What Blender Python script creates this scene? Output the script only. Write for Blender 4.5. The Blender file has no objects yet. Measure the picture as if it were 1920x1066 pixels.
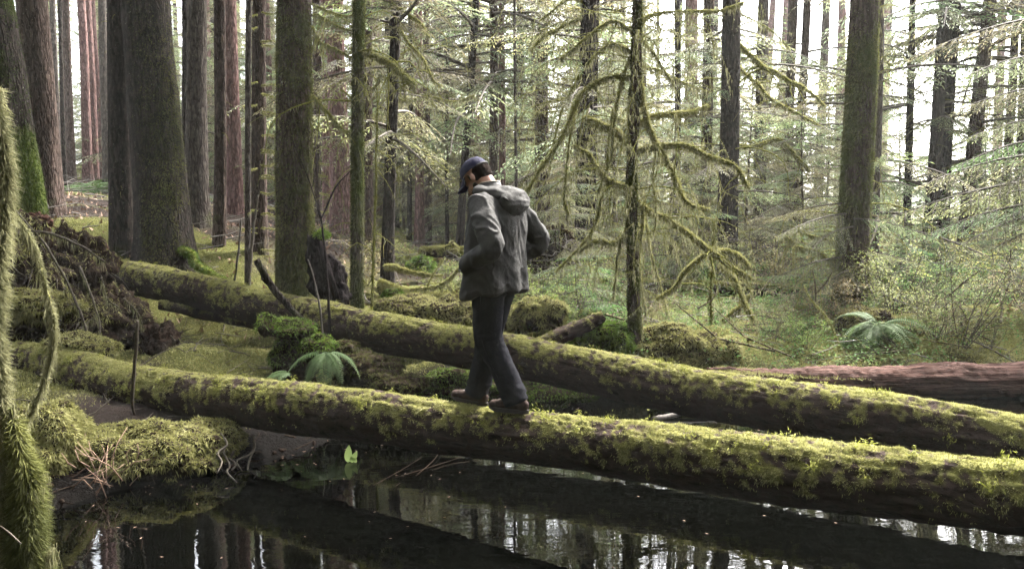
import bpy, math, random
import numpy as np
from mathutils import Vector, Matrix

SC = bpy.context.scene
COL = SC.collection
rad = math.radians

# ------------------------------------------------------------------ camera
PITCH = rad(4.75); CAM_Z = 2.0; FPX = 1600.0
cam_d = bpy.data.cameras.new('camera'); cam_d.lens = 30.0; cam_d.sensor_width = 36.0
cam_d.clip_start = 0.05; cam_d.clip_end = 1500
cam = bpy.data.objects.new('camera', cam_d); COL.objects.link(cam)
cam.location = (0, 0, CAM_Z); cam.rotation_euler = (rad(90) - PITCH, 0, 0)
SC.camera = cam

# ------------------------------------------------------------------ world, sun, exposure
SUN_EL, SUN_AZ = rad(48), rad(38)          # high behind the trees, to the right of the view axis
world = bpy.data.worlds.new('World'); SC.world = world; world.use_nodes = True
wn = world.node_tree.nodes; wl = world.node_tree.links
bg = wn['Background']
sky = wn.new('ShaderNodeTexSky'); sky.sky_type = 'NISHITA'; sky.sun_disc = False
sky.sun_elevation = SUN_EL; sky.sun_rotation = SUN_AZ
sky.air_density = 1.0; sky.dust_density = 4.0; sky.ozone_density = 1.0
hs = wn.new('ShaderNodeHueSaturation'); hs.inputs['Saturation'].default_value = 0.30
wl.new(sky.outputs[0], hs.inputs['Color']); wl.new(hs.outputs[0], bg.inputs['Color'])
bg.inputs['Strength'].default_value = 0.15
sun_d = bpy.data.lights.new('sun', 'SUN'); sun_d.energy = 3.8; sun_d.angle = rad(12); sun_d.color = (1.0, 0.96, 0.88)
sun = bpy.data.objects.new('sun', sun_d); COL.objects.link(sun)
sdir = Vector((math.cos(SUN_EL) * math.sin(SUN_AZ), math.cos(SUN_EL) * math.cos(SUN_AZ), math.sin(SUN_EL)))
sun.rotation_euler = (-sdir).to_track_quat('-Z', 'Y').to_euler(); sun.location = sdir * 60
vs = SC.view_settings
vs.view_transform = 'Standard'; vs.look = 'None'; vs.gamma = 1.0; vs.use_curve_mapping = False
vs.exposure = 3.7
HAZE = 0.00042
cy = SC.cycles
cy.use_denoising = True; cy.max_bounces = 6; cy.diffuse_bounces = 3; cy.glossy_bounces = 3
cy.transmission_bounces = 4; cy.volume_bounces = 0; cy.transparent_max_bounces = 8
cy.caustics_reflective = False; cy.caustics_refractive = False; cy.sample_clamp_indirect = 6.0
cy.use_adaptive_sampling = True; cy.adaptive_threshold = 0.02

# ------------------------------------------------------------------ numpy helpers
def P(px, py, Y):
    rx = (px - 960) / FPX; ry = (533 - py) / FPX
    d = np.array([rx, math.cos(PITCH) + ry * math.sin(PITCH), -math.sin(PITCH) + ry * math.cos(PITCH)])
    return np.array([0, 0, CAM_Z]) + d * (Y / d[1])

def _h(ix, iy, iz, s):
    h = (ix.astype(np.uint32) * np.uint32(374761393)) ^ (iy.astype(np.uint32) * np.uint32(668265263)) ^ (iz.astype(np.uint32) * np.uint32(2246822519)) ^ np.uint32((s * 3266489917) & 0xffffffff)
    h = (h ^ (h >> np.uint32(15))) * np.uint32(2246822519)
    h = (h ^ (h >> np.uint32(13))) * np.uint32(3266489917)
    h = h ^ (h >> np.uint32(16))
    return h.astype(np.float64) / 2147483648.0 - 1.0

def vnoise(p, s=0):
    p = np.asarray(p, float); f = np.floor(p); i = f.astype(np.int64) & 0xffffffff; t = p - f
    t = t * t * (3 - 2 * t)
    r = 0
    for dx in (0, 1):
        for dy in (0, 1):
            for dz in (0, 1):
                w = (t[:, 0] if dx else 1 - t[:, 0]) * (t[:, 1] if dy else 1 - t[:, 1]) * (t[:, 2] if dz else 1 - t[:, 2])
                r = r + w * _h((i[:, 0] + dx) & 0xffffffff, (i[:, 1] + dy) & 0xffffffff, (i[:, 2] + dz) & 0xffffffff, s)
    return r

def fbm(p, o=4, s=0):
    p = np.asarray(p, float); r = np.zeros(len(p)); a = 0.5; q = p
    for k in range(o):
        r += a * vnoise(q, s + k * 17); a *= 0.5; q = q * 2.03 + 11.3
    return r

def sstep(x, a, b):
    t = np.clip((np.asarray(x) - a) / (b - a), 0, 1); return t * t * (3 - 2 * t)

def unit(v):
    return v / np.maximum(np.linalg.norm(v, axis=-1, keepdims=True), 1e-9)

def resample(pts, n, extra=None):
    pts = np.asarray(pts, float)
    m = len(pts); t = np.arange(m)
    # Catmull-Rom through the points, n samples evenly along the length
    dense = []
    pp = np.vstack([2 * pts[0] - pts[1], pts, 2 * pts[-1] - pts[-2]])
    us = np.linspace(0, m - 1, m * 12)
    k = np.minimum(us.astype(int), m - 2); f = (us - k)[:, None]
    p0, p1, p2, p3 = pp[k], pp[k + 1], pp[k + 2], pp[k + 3]
    d = 0.5 * ((2 * p1) + (-p0 + p2) * f + (2 * p0 - 5 * p1 + 4 * p2 - p3) * f**2 + (-p0 + 3 * p1 - 3 * p2 + p3) * f**3)
    L = np.concatenate([[0], np.cumsum(np.linalg.norm(np.diff(d[:, :3], axis=0), axis=1))])
    s = np.linspace(0, L[-1], n)
    return np.stack([np.interp(s, L, d[:, c]) for c in range(d.shape[1])], 1)

def frames(pts):
    T = unit(np.gradient(pts, axis=0)); A = np.zeros_like(T)
    ref = np.array([0, 0, 1.0]) if abs(T[0, 2]) < 0.9 else np.array([1.0, 0, 0])
    a = ref - T[0] * ref.dot(T[0]); a /= np.linalg.norm(a)
    for i in range(len(T)):
        a = a - T[i] * a.dot(T[i]); a /= max(np.linalg.norm(a), 1e-9); A[i] = a
    return T, A, np.cross(T, A)

def tube(pts, r, seg=8, cap=True):
    """tube round a path; returns verts, tris, ring index, angle"""
    pts = np.asarray(pts, float); n = len(pts); r = np.broadcast_to(np.asarray(r, float), (n,))
    T, A, B = frames(pts); th = np.linspace(0, 2 * math.pi, seg, endpoint=False)
    V = pts[:, None] + r[:, None, None] * (np.cos(th)[None, :, None] * A[:, None] + np.sin(th)[None, :, None] * B[:, None])
    V = V.reshape(-1, 3); i = np.arange(n - 1)[:, None] * seg; j = np.arange(seg)[None]; k = (j + 1) % seg
    a, b, c, d = (i + j).ravel(), (i + k).ravel(), (i + seg + k).ravel(), (i + seg + j).ravel()
    F = np.concatenate([np.stack([a, b, c], 1), np.stack([a, c, d], 1)])
    if cap:
        V = np.vstack([V, pts[:1], pts[-1:]]); c0, c1 = n * seg, n * seg + 1; j = np.arange(seg); k = (j + 1) % seg
        F = np.concatenate([F, np.stack([k, j, np.full(seg, c0)], 1), np.stack([(n - 1) * seg + j, (n - 1) * seg + k, np.full(seg, c1)], 1)])
    return V, F

def join(parts):
    V, F, o = [], [], 0
    for v, f in parts:
        V.append(v); F.append(f + o); o += len(v)
    return np.vstack(V), np.vstack(F)

def vnormals(V, F):
    n = np.cross(V[F[:, 1]] - V[F[:, 0]], V[F[:, 2]] - V[F[:, 0]])
    N = np.zeros_like(V)
    for c in range(3):
        for k in range(3):
            N[:, k] += np.bincount(F[:, c], n[:, k], len(V))
    return unit(N)

def sample(V, F, n, w=None, rng=None):
    a = np.linalg.norm(np.cross(V[F[:, 1]] - V[F[:, 0]], V[F[:, 2]] - V[F[:, 0]]), axis=1)
    if w is not None: a = a * w[F].mean(1)
    if a.sum() <= 0: return np.zeros((0, 3)), np.zeros((0, 3))
    f = rng.choice(len(F), n, p=a / a.sum()); N = vnormals(V, F)
    u = rng.random((n, 2)); fl = u.sum(1) > 1; u[fl] = 1 - u[fl]
    b = np.stack([1 - u.sum(1), u[:, 0], u[:, 1]], 1)
    return (V[F[f]] * b[:, :, None]).sum(1), unit((N[F[f]] * b[:, :, None]).sum(1))

def blades(Pt, N, length, width, spread=0.7, droop=0.1, rng=None, bend=0.0):
    """small tapering moss shoots, one bent pair of triangles each"""
    n = len(Pt)
    d = unit(N + spread * rng.normal(size=(n, 3)) + np.array([0, 0, -droop]))
    L = length * rng.uniform(0.5, 1.3, n)[:, None]
    s = unit(np.cross(d, rng.normal(size=(n, 3)))) * (width * rng.uniform(0.6, 1.3, n)[:, None] * 0.5)
    b = Pt - N * 0.004
    tip = b + d * L + np.array([0, 0, -1.0]) * (bend * L)
    V = np.stack([b - s, b + s, tip], 1).reshape(-1, 3)
    F = np.arange(3 * n).reshape(-1, 3)
    var = np.repeat(rng.random(n) * 0.45 + 0.55 * (0.5 + 1.1 * fbm(Pt * 2.3, 2, 5) + 0.9 * fbm(Pt * 11, 2, 6)), 3)
    tipv = np.tile([0.0, 0.0, 1.0], n)
    return V, F, np.clip(var, 0, 1), tipv

def hang(path_pts, rng, n, lmin, lmax, width=0.006):
    """hanging strands of moss or lichen below a limb"""
    k = rng.integers(0, len(path_pts) - 1, n); t = rng.random(n)[:, None]
    b = path_pts[k] * (1 - t) + path_pts[k + 1] * t + rng.normal(size=(n, 3)) * 0.006
    L = rng.uniform(lmin, lmax, n)[:, None] * rng.uniform(0.4, 1, n)[:, None]
    d = unit(np.array([0, 0, -1.0]) + rng.normal(size=(n, 3)) * 0.16)
    s = unit(np.cross(d, rng.normal(size=(n, 3)))) * width * rng.uniform(0.5, 1.4, n)[:, None]
    V = np.stack([b - s, b + s, b + d * L], 1).reshape(-1, 3)
    return V, np.arange(3 * n).reshape(-1, 3)

# ------------------------------------------------------------------ object helpers
def mesh(name, V, F, mats, smooth=True, attrs=None, midx=None):
    V = np.ascontiguousarray(V, np.float32); F = np.ascontiguousarray(F, np.int32); k = F.shape[1]
    me = bpy.data.meshes.new(name)
    me.vertices.add(len(V)); me.vertices.foreach_set('co', V.ravel())
    me.loops.add(F.size); me.loops.foreach_set('vertex_index', F.ravel())
    me.polygons.add(len(F)); me.polygons.foreach_set('loop_start', np.arange(0, F.size, k, dtype=np.int32))
    me.polygons.foreach_set('loop_total', np.full(len(F), k, np.int32))
    me.polygons.foreach_set('use_smooth', np.full(len(F), smooth))
    if midx is not None: me.polygons.foreach_set('material_index', np.asarray(midx, np.int32))
    for an, av in (attrs or {}).items():
        a = me.attributes.new(an, 'FLOAT', 'POINT'); a.data.foreach_set('value', np.asarray(av, np.float32))
    for m in (mats if isinstance(mats, (list, tuple)) else [mats]): me.materials.append(m)
    me.update(calc_edges=True); me.validate()
    return me

WPOS = {}
def wloc(o):
    return WPOS.get(o.name, np.zeros(3)) if o else np.zeros(3)

def obj(name, V, F, mats, parent=None, world_space=True, kind=None, **kw):
    """one mesh object; V in world metres unless world_space is off"""
    if parent is not None and world_space: V = V - wloc(parent)
    o = bpy.data.objects.new(name, mesh(name, V, F, mats, **kw)); COL.objects.link(o)
    if parent is not None: o.parent = parent; WPOS[o.name] = wloc(parent) if world_space else np.zeros(3)
    if kind: o['kind'] = kind
    return o

def link(name, me, parent=None, loc=(0, 0, 0), rot=(0, 0, 0), sc=1.0):
    o = bpy.data.objects.new(name, me); COL.objects.link(o)
    if parent is not None: o.parent = parent
    o.location = loc; o.rotation_euler = rot; o.scale = (sc,) * 3 if np.isscalar(sc) else sc
    return o

def tag(o, label, cat, group=None, kind=None):
    o['label'] = label; o['category'] = cat
    if group: o['group'] = group
    if kind: o['kind'] = kind
    return o

def thing(name, label, cat, loc=(0, 0, 0), rotz=0, group=None):
    o = bpy.data.objects.new(name, None); COL.objects.link(o); o.empty_display_size = 0.1
    o.location = tuple(float(c) for c in loc); o.rotation_euler = (0, 0, rotz); WPOS[o.name] = np.array(loc, float)
    return tag(o, label, cat, group)

# ------------------------------------------------------------------ materials
class NT:
    def __init__(s, name):
        s.m = bpy.data.materials.new(name); s.m.use_nodes = True; s.t = s.m.node_tree; s.b = s.t.nodes['Principled BSDF']
    def n(s, typ, **kw):
        nd = s.t.nodes.new('ShaderNode' + typ)
        for k, v in kw.items():
            if k.startswith('_'): setattr(nd, k[1:], v)
            else:
                key = int(k[1:]) if k[0] == 'i' and k[1:].isdigit() else k.replace('__', ' ')
                if hasattr(v, 'bl_idname') or isinstance(v, bpy.types.NodeSocket): s.t.links.new(v, nd.inputs[key])
                else: nd.inputs[key].default_value = v
        return nd
    def l(s, a, b): s.t.links.new(a, b)
    def coord(s, scale=(1, 1, 1), rnd=True):
        tc = s.n('TexCoord'); v = tc.outputs['Object']
        if rnd:
            oi = s.n('ObjectInfo'); mu = s.n('Math', _operation='MULTIPLY', i0=oi.outputs['Random'], i1=53.0)
            v = s.n('VectorMath', _operation='ADD', i0=v, i1=mu.outputs[0]).outputs[0]
        return s.n('VectorMath', _operation='MULTIPLY', i0=v, i1=scale).outputs[0]
    def noise(s, v, scale, detail=6, rough=0.6, dist=0.0):
        return s.n('TexNoise', Vector=v, Scale=scale, Detail=detail, Roughness=rough, Distortion=dist).outputs['Fac']
    def ramp(s, f, stops):
        r = s.n('ValToRGB', Fac=f); e = r.color_ramp.elements
        while len(e) < len(stops): e.new(0.5)
        for k, (p, c) in enumerate(stops):
            e[k].position = p; e[k].color = (*c, 1) if len(c) == 3 else c
        return r.outputs['Color']
    def mix(s, f, a, b):
        m = s.n('Mix', _data_type='RGBA')
        for val, idx in ((f, 0), (a, 6), (b, 7)):
            if isinstance(val, bpy.types.NodeSocket): s.l(val, m.inputs[idx])
            else: m.inputs[idx].default_value = val if idx == 0 else (*val, 1)
        return m.outputs[2]
    def attr(s, name):
        return s.n('Attribute', _attribute_name=name).outputs['Fac']
    def bump(s, h, strength=0.5, dist=0.02):
        b = s.n('Bump', Height=h, Strength=strength, Distance=dist); s.l(b.outputs[0], s.b.inputs['Normal']); return b
    def done(s, color, rough=0.9, spec=0.2):
        if isinstance(color, bpy.types.NodeSocket): s.l(color, s.b.inputs['Base Color'])
        else: s.b.inputs['Base Color'].default_value = (*color, 1)
        if isinstance(rough, bpy.types.NodeSocket): s.l(rough, s.b.inputs['Roughness'])
        else: s.b.inputs['Roughness'].default_value = rough
        s.b.inputs['Specular IOR Level'].default_value = spec
        return s.m

MOSS_A, MOSS_B, MOSS_C = (0.075, 0.070, 0.025), (0.205, 0.195, 0.078), (0.34, 0.32, 0.165)

def bark(name, dark, light, moss_col=(0.07, 0.09, 0.02), vertical=True, fine=1.0):
    k = NT(name)
    sc = (10 * fine, 10 * fine, 2.4 * fine)
    v = k.coord(sc)
    a = k.noise(v, 1.0, 8, 0.65, 0.4)
    vo = k.n('TexVoronoi', _feature='DISTANCE_TO_EDGE', Vector=k.n('VectorMath', _operation='ADD', i0=v, i1=k.n('VectorMath', _operation='SCALE', i0=k.n('TexNoise', Vector=v, Scale=2.0).outputs['Color'], Scale=0.8).outputs[0]).outputs[0], Scale=1.6).outputs['Distance']
    crack = k.n('MapRange', i0=vo, i1=0.0, i2=0.22).outputs[0]
    fv = k.n('TexVoronoi', Vector=k.coord((26, 26, 15)), Scale=1.0, Randomness=1.0); flk = k.n('SeparateColor', i0=fv.outputs['Color']).outputs[0]
    v2 = k.coord((3, 3, 3)); big = k.noise(v2, 1.0, 4)
    spots = k.noise(k.coord((40, 40, 40)), 1.0, 3)
    c = k.mix(k.n('Math', _operation='MULTIPLY_ADD', i0=flk, i1=0.55, i2=k.n('Math', _operation='MULTIPLY', i0=a, i1=0.5).outputs[0]).outputs[0], dark, light)
    c = k.mix(k.n('MapRange', i0=crack, i3=0.65, i4=0.0).outputs[0], c, tuple(x * 0.35 for x in dark))
    lich = k.n('MapRange', i0=spots, i1=0.64, i2=0.74).outputs[0]
    c = k.mix(k.n('Math', _operation='MULTIPLY', i0=lich, i1=0.45).outputs[0], c, (0.30, 0.31, 0.24))
    mm = k.n('MapRange', i0=k.n('Math', _operation='ADD', i0=k.attr('moss'), i1=k.n('Math', _operation='MULTIPLY_ADD', i0=big, i1=0.9, i2=-0.45).outputs[0]).outputs[0], i1=0.25, i2=0.7).outputs[0]
    mcol = k.mix(k.noise(k.coord((30, 30, 30)), 1.0, 4), tuple(x * 0.5 for x in moss_col), moss_col)
    c = k.mix(mm, c, mcol)
    h = k.n('Math', _operation='MULTIPLY_ADD', i0=crack, i1=0.8, i2=k.n('Math', _operation='MULTIPLY_ADD', i0=flk, i1=0.6, i2=a).outputs[0]).outputs[0]
    k.bump(h, 0.8, 0.03)
    return k.done(c, 1.0, 0.05)

def log_bark(name, dark, light, mossmid=(0.19, 0.185, 0.06)):
    k = NT(name); v = k.coord((1, 1, 1), False)
    a = k.noise(v, 14, 8, 0.7); b = k.noise(v, 3.0, 5)
    fl = k.noise(k.n('VectorMath', _operation='MULTIPLY', i0=v, i1=(7, 16, 30)).outputs[0], 1.0, 6, 0.7, 0.5)
    crack = k.n('MapRange', i0=fl, i1=0.36, i2=0.5).outputs[0]
    c = k.mix(a, dark, light); c = k.mix(k.n('MapRange', i0=crack, i3=0.7, i4=0.0).outputs[0], c, tuple(x * 0.35 for x in dark))
    c = k.mix(k.n('MapRange', i0=b, i1=0.6, i2=0.75, i4=0.3).outputs[0], c, (0.11, 0.09, 0.09))
    mc = k.mix(k.noise(v, 25, 4), tuple(x * 0.4 for x in mossmid), tuple(x * 0.8 for x in mossmid))
    c = k.mix(k.n('MapRange', i0=k.attr('moss'), i1=0.1, i2=0.95).outputs[0], c, mc)
    k.bump(k.n('Math', _operation='ADD', i0=a, i1=crack).outputs[0], 0.7, 0.02)
    return k.done(c, 1.0, 0.05)

def leafy(name, c0, c1, c2=None, trans=0.45, rough=0.6, tipcol=None, rnd=0.0):
    """thin leaf: diffuse plus light passing through; tint varies leaf by leaf"""
    k = NT(name); f = k.attr('var')
    col = k.ramp(f, [(0.0, c0), (0.55, c1)] + ([(1.0, c2)] if c2 else []))
    if tipcol: col = k.mix(k.n('Math', _operation='MULTIPLY', i0=k.attr('tip'), i1=0.6).outputs[0], col, tipcol)
    if rnd:
        oi = k.n('ObjectInfo')
        h = k.n('HueSaturation', Color=col, Hue=k.n('MapRange', i0=oi.outputs['Random'], i3=0.5 - rnd * 0.12, i4=0.5 + rnd * 0.08).outputs[0], Value=k.n('MapRange', i0=oi.outputs['Random'], i3=1 - rnd * 0.35, i4=1 + rnd * 0.35).outputs[0], Saturation=k.n('MapRange', i0=k.n('Math', _operation='FRACT', i0=k.n('Math', _operation='MULTIPLY', i0=oi.outputs['Random'], i1=17.3).outputs[0]).outputs[0], i3=1 - rnd * 0.4, i4=1 + rnd * 0.2).outputs[0])
        col = h.outputs[0]
    k.done(col, rough, 0.15)
    tr = k.n('BsdfTranslucent', Color=col); ms = k.n('MixShader', i0=trans, i1=k.b.outputs[0], i2=tr.outputs[0])
    k.l(ms.outputs[0], k.t.nodes['Material Output'].inputs['Surface'])
    return k.m

def plain(name, c0, c1, scale=20, rough=0.8, spec=0.2, bump=0.3, bd=0.01, stretch=(1, 1, 1), rnd=True):
    k = NT(name); v = k.coord(stretch, rnd); a = k.noise(v, scale, 7, 0.65)
    k.bump(a, bump, bd)
    return k.done(k.mix(k.n('MapRange', i0=a, i1=0.3, i2=0.7).outputs[0], c0, c1), rough, spec)

M = {}
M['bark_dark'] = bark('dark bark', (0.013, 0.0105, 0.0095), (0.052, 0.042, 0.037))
M['bark_brown'] = bark('brown bark', (0.026, 0.018, 0.0155), (0.10, 0.073, 0.062))
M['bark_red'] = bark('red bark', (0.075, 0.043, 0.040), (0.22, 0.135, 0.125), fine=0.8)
M['bark_grey'] = bark('grey bark', (0.034, 0.028, 0.025), (0.115, 0.096, 0.084))
M['log_bark'] = log_bark('mossy log bark', (0.011, 0.008, 0.0065), (0.058, 0.041, 0.035))
M['moss'] = leafy('moss shoots', MOSS_A, MOSS_B, MOSS_C, 0.3, 0.8, tipcol=(0.25, 0.25, 0.08))
M['moss_tip'] = leafy('bright moss clumps', (0.09, 0.10, 0.02), (0.20, 0.21, 0.045), (0.30, 0.30, 0.09), 0.35, 0.8)
M['moss_green'] = leafy('green moss shoots', (0.03, 0.055, 0.01), (0.08, 0.13, 0.018), (0.16, 0.21, 0.03), 0.3, 0.8)
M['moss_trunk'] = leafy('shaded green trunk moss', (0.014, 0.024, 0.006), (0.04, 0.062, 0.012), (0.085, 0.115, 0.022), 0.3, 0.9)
M['moss_dim'] = leafy('dull trunk moss', (0.03, 0.035, 0.012), (0.075, 0.08, 0.022), (0.13, 0.13, 0.04), 0.3, 0.85)
M['beard'] = leafy('hanging moss', (0.085, 0.085, 0.042), (0.16, 0.155, 0.082), (0.24, 0.23, 0.14), 0.4, 0.9)
M['needle'] = leafy('hemlock needles', (0.085, 0.112, 0.048), (0.150, 0.175, 0.082), (0.225, 0.240, 0.120), 0.5, 0.5, rnd=0.7)
M['needle_bright'] = leafy('bright needles', (0.05, 0.10, 0.035), (0.09, 0.16, 0.05), (0.14, 0.21, 0.07), 0.5, 0.5, rnd=0.4)
M['leaf'] = leafy('shrub leaves', (0.09, 0.115, 0.028), (0.18, 0.195, 0.05), (0.27, 0.27, 0.09), 0.5, 0.5, rnd=0.6)
M['herb'] = leafy('herb leaves', (0.04, 0.10, 0.025), (0.09, 0.17, 0.045), (0.17, 0.22, 0.08), 0.4, 0.85)
M['fern'] = leafy('fern leaves', (0.026, 0.050, 0.016), (0.055, 0.090, 0.030), (0.10, 0.135, 0.055), 0.35, 0.7)
M['twig'] = plain('twig bark', (0.03, 0.024, 0.018), (0.085, 0.07, 0.052), 30)
M['mosslimb'] = bark('mossy limb', (0.05, 0.042, 0.028), (0.12, 0.10, 0.06), (0.17, 0.17, 0.045))
M['redwood'] = plain('bare red wood', (0.014, 0.008, 0.007), (0.125, 0.072, 0.060), 3.2, 0.95, 0.05, 1.0, 0.06, (0.5, 9, 9), False)
M['burnt'] = plain('charred wood', (0.004, 0.0035, 0.0035), (0.03, 0.024, 0.024), 9, 1.0, 0.02, 1.0, 0.04, (2.5, 2.5, 0.7))
M['rot'] = plain('rotten red wood', (0.018, 0.010, 0.008), (0.095, 0.045, 0.032), 14, 0.95, 0.1, 0.9, 0.03)
M['rootsoil'] = plain('root soil', (0.007, 0.005, 0.004), (0.04, 0.027, 0.020), 16, 1.0, 0.02, 1.0, 0.05)
M['deadtwig'] = plain('pale dead twig', (0.04, 0.034, 0.030), (0.12, 0.104, 0.092), 30)
M['reed'] = plain('dead reed', (0.12, 0.07, 0.045), (0.30, 0.20, 0.15), 30)
# ------------------------------------------------------------------ terrain
POND = np.array([(-2.0, 2.2), (-3.2, 4.2), (-3.25, 5.2), (-2.95, 5.95), (-2.25, 6.5), (-1.75, 7.05), (-1.5, 7.8), (-1.3, 8.6), (-0.93, 9.2), (0.2, 9.35), (0.9, 9.5), (1.9, 9.15), (2.6, 9.35), (5.3, 9.1), (9, 9.0), (12, 7), (11, 3), (4, 1.6), (-1, 1.5)])

def pond_sdf(x, y):
    d = np.full(x.shape, 1e9); ins = np.zeros(x.shape, bool); n = len(POND)
    for i in range(n):
        a, b = POND[i], POND[(i + 1) % n]; e = b - a
        t = np.clip(((x - a[0]) * e[0] + (y - a[1]) * e[1]) / e.dot(e), 0, 1)
        d = np.minimum(d, np.hypot(x - a[0] - t * e[0], y - a[1] - t * e[1]))
        c = ((a[1] > y) != (b[1] > y)); xi = a[0] + (y - a[1]) / ((b[1] - a[1]) or 1e-9) * e[0]
        ins ^= c & (x < xi)
    return np.where(ins, -d, d)

# hummocks: x, y, rx, ry, h
def hm(px, py, d, rx, ry, h):
    q = P(px, py, d); return (q[0], q[1], rx, ry, h)
HUM = [hm(880, 700, 9.6, 0.75, 0.28, 0.24), hm(1060, 700, 9.7, 0.7, 0.25, 0.16),
       hm(820, 560, 10.9, 0.9, 0.45, 0.30), hm(740, 570, 11.3, 0.4, 0.3, 0.28), hm(930, 580, 10.7, 0.8, 0.4, 0.34),
       hm(1085, 610, 10.4, 0.5, 0.4, 0.22), hm(1150, 640, 10.1, 0.8, 0.4, 0.25), hm(1280, 640, 10.3, 0.9, 0.5, 0.3),
       hm(1400, 640, 10.6, 0.6, 0.5, 0.2), hm(1750, 680, 10.4, 0.35, 0.3, 0.2), hm(1620, 610, 11.4, 0.9, 0.5, 0.3),
       hm(1840, 600, 11.5, 0.9, 0.6, 0.35), hm(370, 640, 9.5, 0.7, 0.6, 0.22), hm(460, 560, 12, 0.7, 0.7, 0.2),
       hm(700, 700, 8.7, 0.45, 0.4, 0.12)]

def height(x, y, detail=True):
    x = np.atleast_1d(np.asarray(x, float)); y = np.atleast_1d(np.asarray(y, float))
    s = pond_sdf(x, y); so = np.maximum(s, 0)
    h = np.where(s > 0, 0.08 * (1 - np.exp(-so / 0.12)) + 0.42 * (1 - np.exp(-so / 2.4)), 0.9 * np.tanh(s / 0.6))
    h = h + 1.75 * (1 - np.exp(-np.maximum(0, -x - 2.2) / 4.0)) * sstep(y, 10.6, 14.6) * sstep(so, 0, 0.8)
    h = h + 2.0 * sstep(-x, 9, 26) * sstep(y, 16, 34)
    h = h + 0.38 * sstep(y, 10.5, 17) + 0.2 * sstep(y, 25, 60)
    for hx, hy, rx, ry, hh in HUM:
        h = h + hh * np.exp(-(((x - hx) / rx) ** 2 + ((y - hy) / ry) ** 2))
    if detail:
        q = np.stack([x, y, np.zeros_like(x)], 1)
        a = sstep(s, 0.05, 1.0)
        h = h + a * (0.16 * fbm(q * 0.9, 3, 3) + 0.05 * fbm(q * 3.5, 3, 9)) + 0.03 * fbm(q * 8, 2, 4)
    return h

def gz(x, y):
    return float(height(x, y)[0])

xs = np.concatenate([-150 + np.linspace(0, 1, 26) ** 0.6 * 110, np.linspace(-39, -9.2, 40), np.linspace(-9, 9, 200), np.linspace(9.2, 39, 40), 40 + np.linspace(0, 1, 26) ** 1.6 * 110])
ys = np.concatenate([np.linspace(-30, 1.9, 24), np.linspace(2.0, 14, 150), np.linspace(14.2, 40, 70), 41 + np.linspace(0, 1, 26) ** 1.5 * 120])
gx, gy = np.meshgrid(xs, ys); nx, ny = len(xs), len(ys)
tz = height(gx.ravel(), gy.ravel())
TV = np.stack([gx.ravel(), gy.ravel(), tz], 1)
i, j = np.meshgrid(np.arange(nx - 1), np.arange(ny - 1)); a = (j * nx + i).ravel()
TF = np.concatenate([np.stack([a, a + 1, a + nx + 1], 1), np.stack([a, a + nx + 1, a + nx], 1)])
TS = pond_sdf(TV[:, 0], TV[:, 1])
tm = sstep(TS, 0.12, 0.5) * np.clip(0.62 + 1.3 * fbm(TV * np.array([.8, .8, 0]), 3, 21), 0, 1)
tm = np.clip(tm + .35 * sstep(TV[:, 0], -1, .5) * sstep(TV[:, 1], 9, 10) * (1 - sstep(TV[:, 1], 14, 18)), 0, 1)
tm = np.clip(tm + .75 * np.exp(-(((TV[:, 0] + 2.9) / 1.7) ** 2 + ((TV[:, 1] - 9.9) / 1.3) ** 2) ** 2), 0, 1)
tm *= 1 - .9 * sstep(-TV[:, 0], .5, 1.2) * (1 - sstep(TV[:, 1], 6.8, 7.6)) * (TV[:, 1] > 3)
hol = np.exp(-(((TV[:, 0] + 2.9) / 1.5) ** 2 + ((TV[:, 1] - 7.5) / .6) ** 2)); tm *= 1 - 0.95 * hol
tm *= 1 - 0.55 * sstep(TV[:, 1], 13, 17) * (1 - sstep(TV[:, 1], 19, 22)) * sstep(-TV[:, 0], -3, 1)
k = NT('forest floor'); v = k.coord((1, 1, 1), False)
n1 = k.noise(v, 9, 8, 0.7); n2 = k.noise(v, 1.1, 4); n3 = k.noise(v, 45, 4, 0.7)
soil = k.mix(n3, (0.008, 0.006, 0.005), (0.052, 0.038, 0.032))
soil = k.mix(k.n('MapRange', i0=n2, i1=0.45, i2=0.7, i4=0.5).outputs[0], soil, (0.075, 0.06, 0.05))
mo = k.mix(n1, (0.035, 0.04, 0.012), (0.13, 0.13, 0.04))
c = k.mix(k.n('MapRange', i0=k.attr('moss'), i1=0.25, i2=0.6).outputs[0], soil, mo)
wet_shade = k.n('MapRange', i0=k.n('SeparateXYZ', i0=k.n('NewGeometry').outputs['Position']).outputs['Z'], i1=0.12, i2=0.36, i3=1.0, i4=0.0).outputs[0]  # wet soil by the water; higher up it paints the bank's shadow
c = k.mix(wet_shade, c, (0.0035, 0.0025, 0.002))
k.bump(k.n('Math', _operation='ADD', i0=n1, i1=n3).outputs[0], 1.0, 0.06); k.done(c, k.n('MapRange', i0=wet_shade, i3=1.0, i4=0.8).outputs[0], 0.04)
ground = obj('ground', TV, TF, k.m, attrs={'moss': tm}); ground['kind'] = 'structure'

# water
k = NT('pond water'); v = k.coord((1, 1, 1), False)
w1 = k.noise(k.n('VectorMath', _operation='MULTIPLY', i0=v, i1=(1.6, 4.5, 1)).outputs[0], 1.6, 3, 0.5, 0.6)
k.bump(w1, 0.02, 0.05)
k.b.inputs['IOR'].default_value = 1.33
k.done((0.00025, 0.0003, 0.0002), 0.01, 0.5)
wx = np.linspace(-4.2, 13, 3); wy = np.linspace(0.8, 10.2, 3)
V = np.array([(x, y, 0.0) for y in wy for x in wx]); F = np.array([(r * 3 + c, r * 3 + c + 1, r * 3 + c + 4, r * 3 + c + 3) for r in range(2) for c in range(2)])
water = obj('pond_water', V, F, k.m, smooth=True); water['kind'] = 'structure'

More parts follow.
